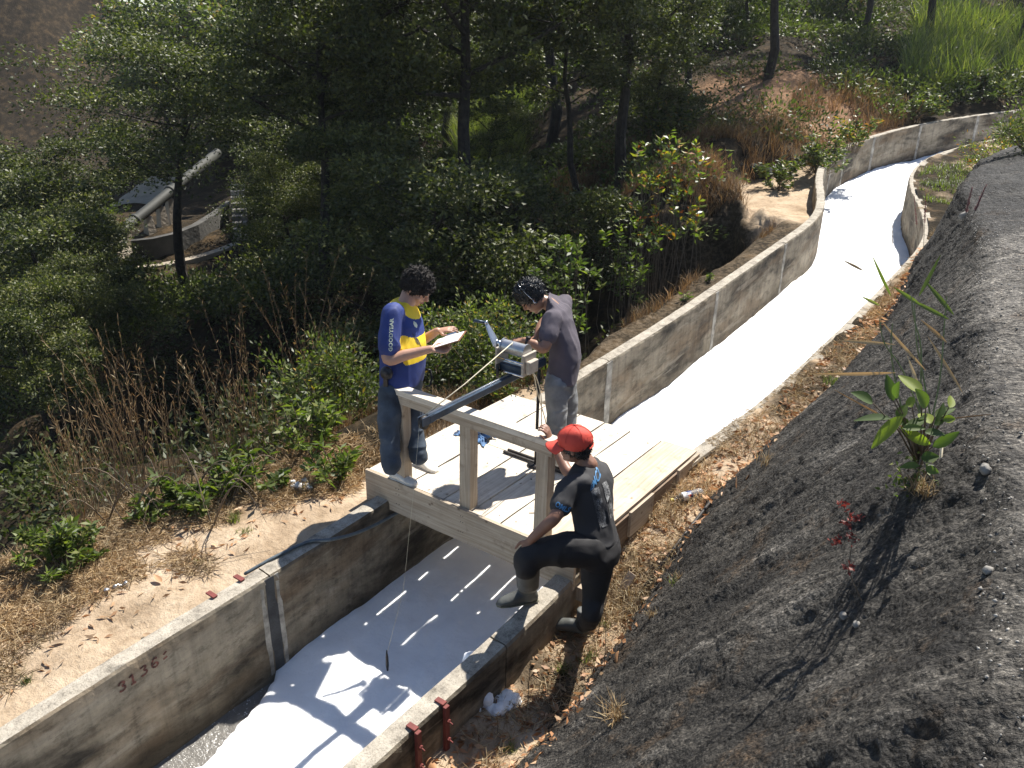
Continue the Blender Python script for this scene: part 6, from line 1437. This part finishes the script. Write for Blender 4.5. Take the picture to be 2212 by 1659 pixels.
# grass stems rising from the same crack, blades angled
gs = top_empty('cane_grass', 'tall thin cane grass with angled green and straw blades above the broad-leaved plant', 'grass', base)
CS = [((1965, 960), (1930, 800), (1925, 740), (1928, 700), (1870, 560)), ((2005, 940), (2030, 820), (2040, 700), (2045, 640), (1990, 560)), ((1985, 900), (1990, 760), (1975, 690), (1968, 640), (1960, 555)), ((1990, 900), (1950, 800), (1910, 740), (1900, 690), (1880, 640)), ((2010, 900), (1990, 790), (1980, 740), (1975, 650), (2020, 560))]
mb = MB()
for st_ in CS:
    pts = [P(a, b, D0-.15-.03*k) for k, (a, b) in enumerate(st_)]; mb.limb(pts[:4], [.0040, .0034, .0028, .002], 5, sub=4)
mb.build('stems', M['cane'], gs)
BLD = [((2060, 680), (1990, 600), 18, 'green_grass', .2), ((2050, 690), (1960, 640), 16, 'green_grass', .3), ((1985, 640), (2025, 560), 14, 'green_grass', .1), ((1925, 640), (1895, 545), 12, 'green_grass', .3), ((1935, 745), (1810, 725), 14, 'dry_grass', .7), ((1935, 805), (1760, 832), 15, 'dry_grass', .6), ((1990, 660), (1930, 620), 16, 'green_grass', .4), ((2000, 800), (1880, 705), 12, 'dry_grass', .6), ((1985, 835), (1960, 770), 12, 'dry_grass', .9), ((2080, 850), (2010, 720), 12, 'dry_grass', .6), ((2045, 740), (1990, 690), 14, 'brown_grass', .9), ((1900, 660), (1860, 640), 12, 'green_grass', .9), ((1865, 585), (1820, 560), 10, 'dry_grass', .5), ((1965, 930), (1800, 855), 8, 'brown_grass', .6), ((2050, 905), (2130, 900), 6, 'brown_grass', .5)]
for (a0_, a1_), (b0_, b1_), wpx, mt, vv in BLD:
    dp = D0-.22-.05*random.random(); a = P(a0_, a1_, dp); b_ = P(b0_, b1_, dp+.03); big_leaf(a, nrm(nrm(CAM-a)+rng.normal(size=3)*.2), b_-a, np.linalg.norm(b_-a), wpx*dp/FPX*.55, M[mt], 'blade', gs, v=vv, curl=.12)
# hanging dry root / stalk, small green sprigs under the plant
tag(MB().tube([P(a, b, D0-.1+.004*k) for k, (a, b) in enumerate(((2035, 960), (2030, 1010), (2010, 1060), (1990, 1110), (1970, 1170)))], [.006, .006, .007, .006, .004], 6).build('dry_stalk', M['rope'], smooth=True), 'pale twisted dry stalk hanging below the broad-leaved plant', 'stalk')
hh = em_hit(1990, 1060); tuft(hh[0]+nrm(CAM-hh[0])*.02, .07, .10, 110, 'dry_grass', 'dead reddish grass hanging below the broad-leaved plant', lean=.9)
hh = em_hit(1975, 1040); c = hh[0]; k = 160; P0 = c+rng.normal(size=(k, 3))*[.05, .05, .06]+nrm(CAM-c)*.03; V, F = leaf_quads(P0, rng.normal(size=(k, 3))+[0, 0, .3], .03, .014, .2)
tag(mesh_obj('small_weed', V, F, M['leaf_bright'], attr={'v': rng.random(k)}), 'small fine-leaved green weed just under the broad-leaved plant', 'weed', kind='stuff')
# red-leaved sprig on the black slope
rb_ = [(2130-305, 1130-0)]
hh = em_hit(1860, 1300); c = hh[0]; t = top_empty('red_sprig', 'thin red-leaved sprig growing on the black slope', 'weed', c); dd = depth_of(c)-.03
pts = [P(a, b, dd) for a, b in ((1862, 1298), (1845, 1262), (1833, 1230), (1838, 1190), (1842, 1160), (1835, 1120), (1822, 1095))]; MB().tube(pts, np.linspace(.003, .0015, 7), 5).build('stem', M['red_leaf'].copy() if False else M['twig'], t)
P0 = np.concatenate([np.array(P(a, b, dd-.01))+rng.normal(size=(14, 3))*.010 for a, b in ((1842, 1162), (1808, 1168), (1833, 1130), (1846, 1118), (1832, 1225), (1822, 1090))]); V, F = leaf_quads(P0, rng.normal(size=P0.shape), .022, .012, .2); mesh_obj('leaves', V, F, M['red_leaf'], t, attr={'v': rng.random(len(F))})
# purple plumes and pale plume on the far part of the embankment
def plume(px0, py0, px1, py1, L_px, label, mt='purple', n=240):
    hh = em_hit(px0, py0); c = hh[0]; dd = depth_of(c)-.05; t = top_empty('plume_grass', label, 'grass', c, 'feathery plumes on the embankment'); a = P(px0, py0, dd); b_ = P(px1, py1, dd)
    pts = [a+(b_-a)*u for u in np.linspace(0, 1, 5)]; MB().tube(pts, [.003, .003, .0025, .002, .0015], 4).build('stem', M['twig'], t)
    u = .45+.55*rng.random((n, 1)); P0 = a+(b_-a)*u; D = (b_-a)/np.linalg.norm(b_-a)+rng.normal(size=(n, 3))*.28; V, F = leaf_quads(P0, D, .05*(1.3-u[:, 0]), .0045, .1); mesh_obj('plume', V, F, M[mt], t, attr={'v': rng.random(n)})
plume(1995, 535, 2000, 420, 0, 'pinkish feathery plume standing before the flared right wall'); plume(1985, 540, 1975, 425, 0, 'thin pale purple plume left of the pinkish one'); plume(2085, 505, 2130, 400, 0, 'darkest purple plume leaning right above the grey crest'); plume(2075, 510, 2100, 405, 0, 'reddish purple plume beside the darkest one')
plume(1930, 640, 1926, 425, 0, 'grey seed plume seen against the white foam', 'brown_grass', 120)
# pale stones standing at the crest
for k, (px, py, s, lab) in enumerate(((2082, 470, .06, 'pale flat stone standing on the crest beside the purple plumes'), (2133, 1232, .015, 'small white pebble low on the grey crest'), (2128, 1015, .022, 'white pebble on the grey crest at the right edge'), (1822, 1330, .016, 'round pale pebble in the dark streak of the slope'), (1850, 1350, .014, 'pale pebble right of the round one on the slope'))):
    hh = em_hit(px, py)
    if hh:
        mb = MB(); mb.ell(hh[0]+nrm(CAM-hh[0])*.01, s); mb.ell(hh[0]+rng.normal(size=3)*s*.4, s*.8); V, F = skin_mesh(mb, s*.22, 2, 'stone', lambda V, Nn: s*.2*fbm(V[:, 0]/s, V[:, 1]/s, V[:, 2]/s, 2)); tag(mesh_obj('pebble', V, F, M['conc_far'], smooth=True), lab, 'pebble', 'pale stones on the embankment')
# bush hanging over the far end of the right wall
c = P(2190, 300, 15.5); c[2] = right_h(c[0], c[1]); shrub(c, .8, .9, 60, 2800, .07, .018, M['leaf_autumn'], 'brownish feathery bush overhanging the far right end of the canal', False, seed=77)
c = P(2235, 330, 12.0); c[2] = right_h(c[0], c[1]); shrub(c, .6, .8, 50, 2200, .06, .018, M['leaf_mid'], 'dark bush at the right edge on top of the embankment', False, seed=78)
# loose stones of the grey crest, uncountable
n = 5200; yv = -4+10*rng.random(n); idx_y = np.clip(np.searchsorted(ye, yv), 0, len(ye)-1); idx_s = (NS-8+ (NT2*.55)*rng.random(n)).astype(int); B0 = S[idx_y, idx_s]+rng.normal(size=(n, 3))*[.01, .012, 0]
sz = .0025+.006*rng.random(n)**2.5; Vt = np.array([(1, 0, 0), (-1, 0, 0), (0, 1, 0), (0, -1, 0), (0, 0, 1), (0, 0, -1)], float); Ft = np.array([(0, 2, 4), (2, 1, 4), (1, 3, 4), (3, 0, 4), (2, 0, 5), (1, 2, 5), (3, 1, 5), (0, 3, 5)])
V = (B0[:, None]+Vt[None]*sz[:, None, None]*(.7+.6*rng.random((n, 6, 1)))).reshape(-1, 3); F = (np.arange(n)[:, None, None]*6+Ft[None]).reshape(-1, 3)
stuff('gravel', V, F, M['conc_far'], rng.random(len(F)))
# water glints and drips are left to the water surface; scattered litter leaves float nowhere
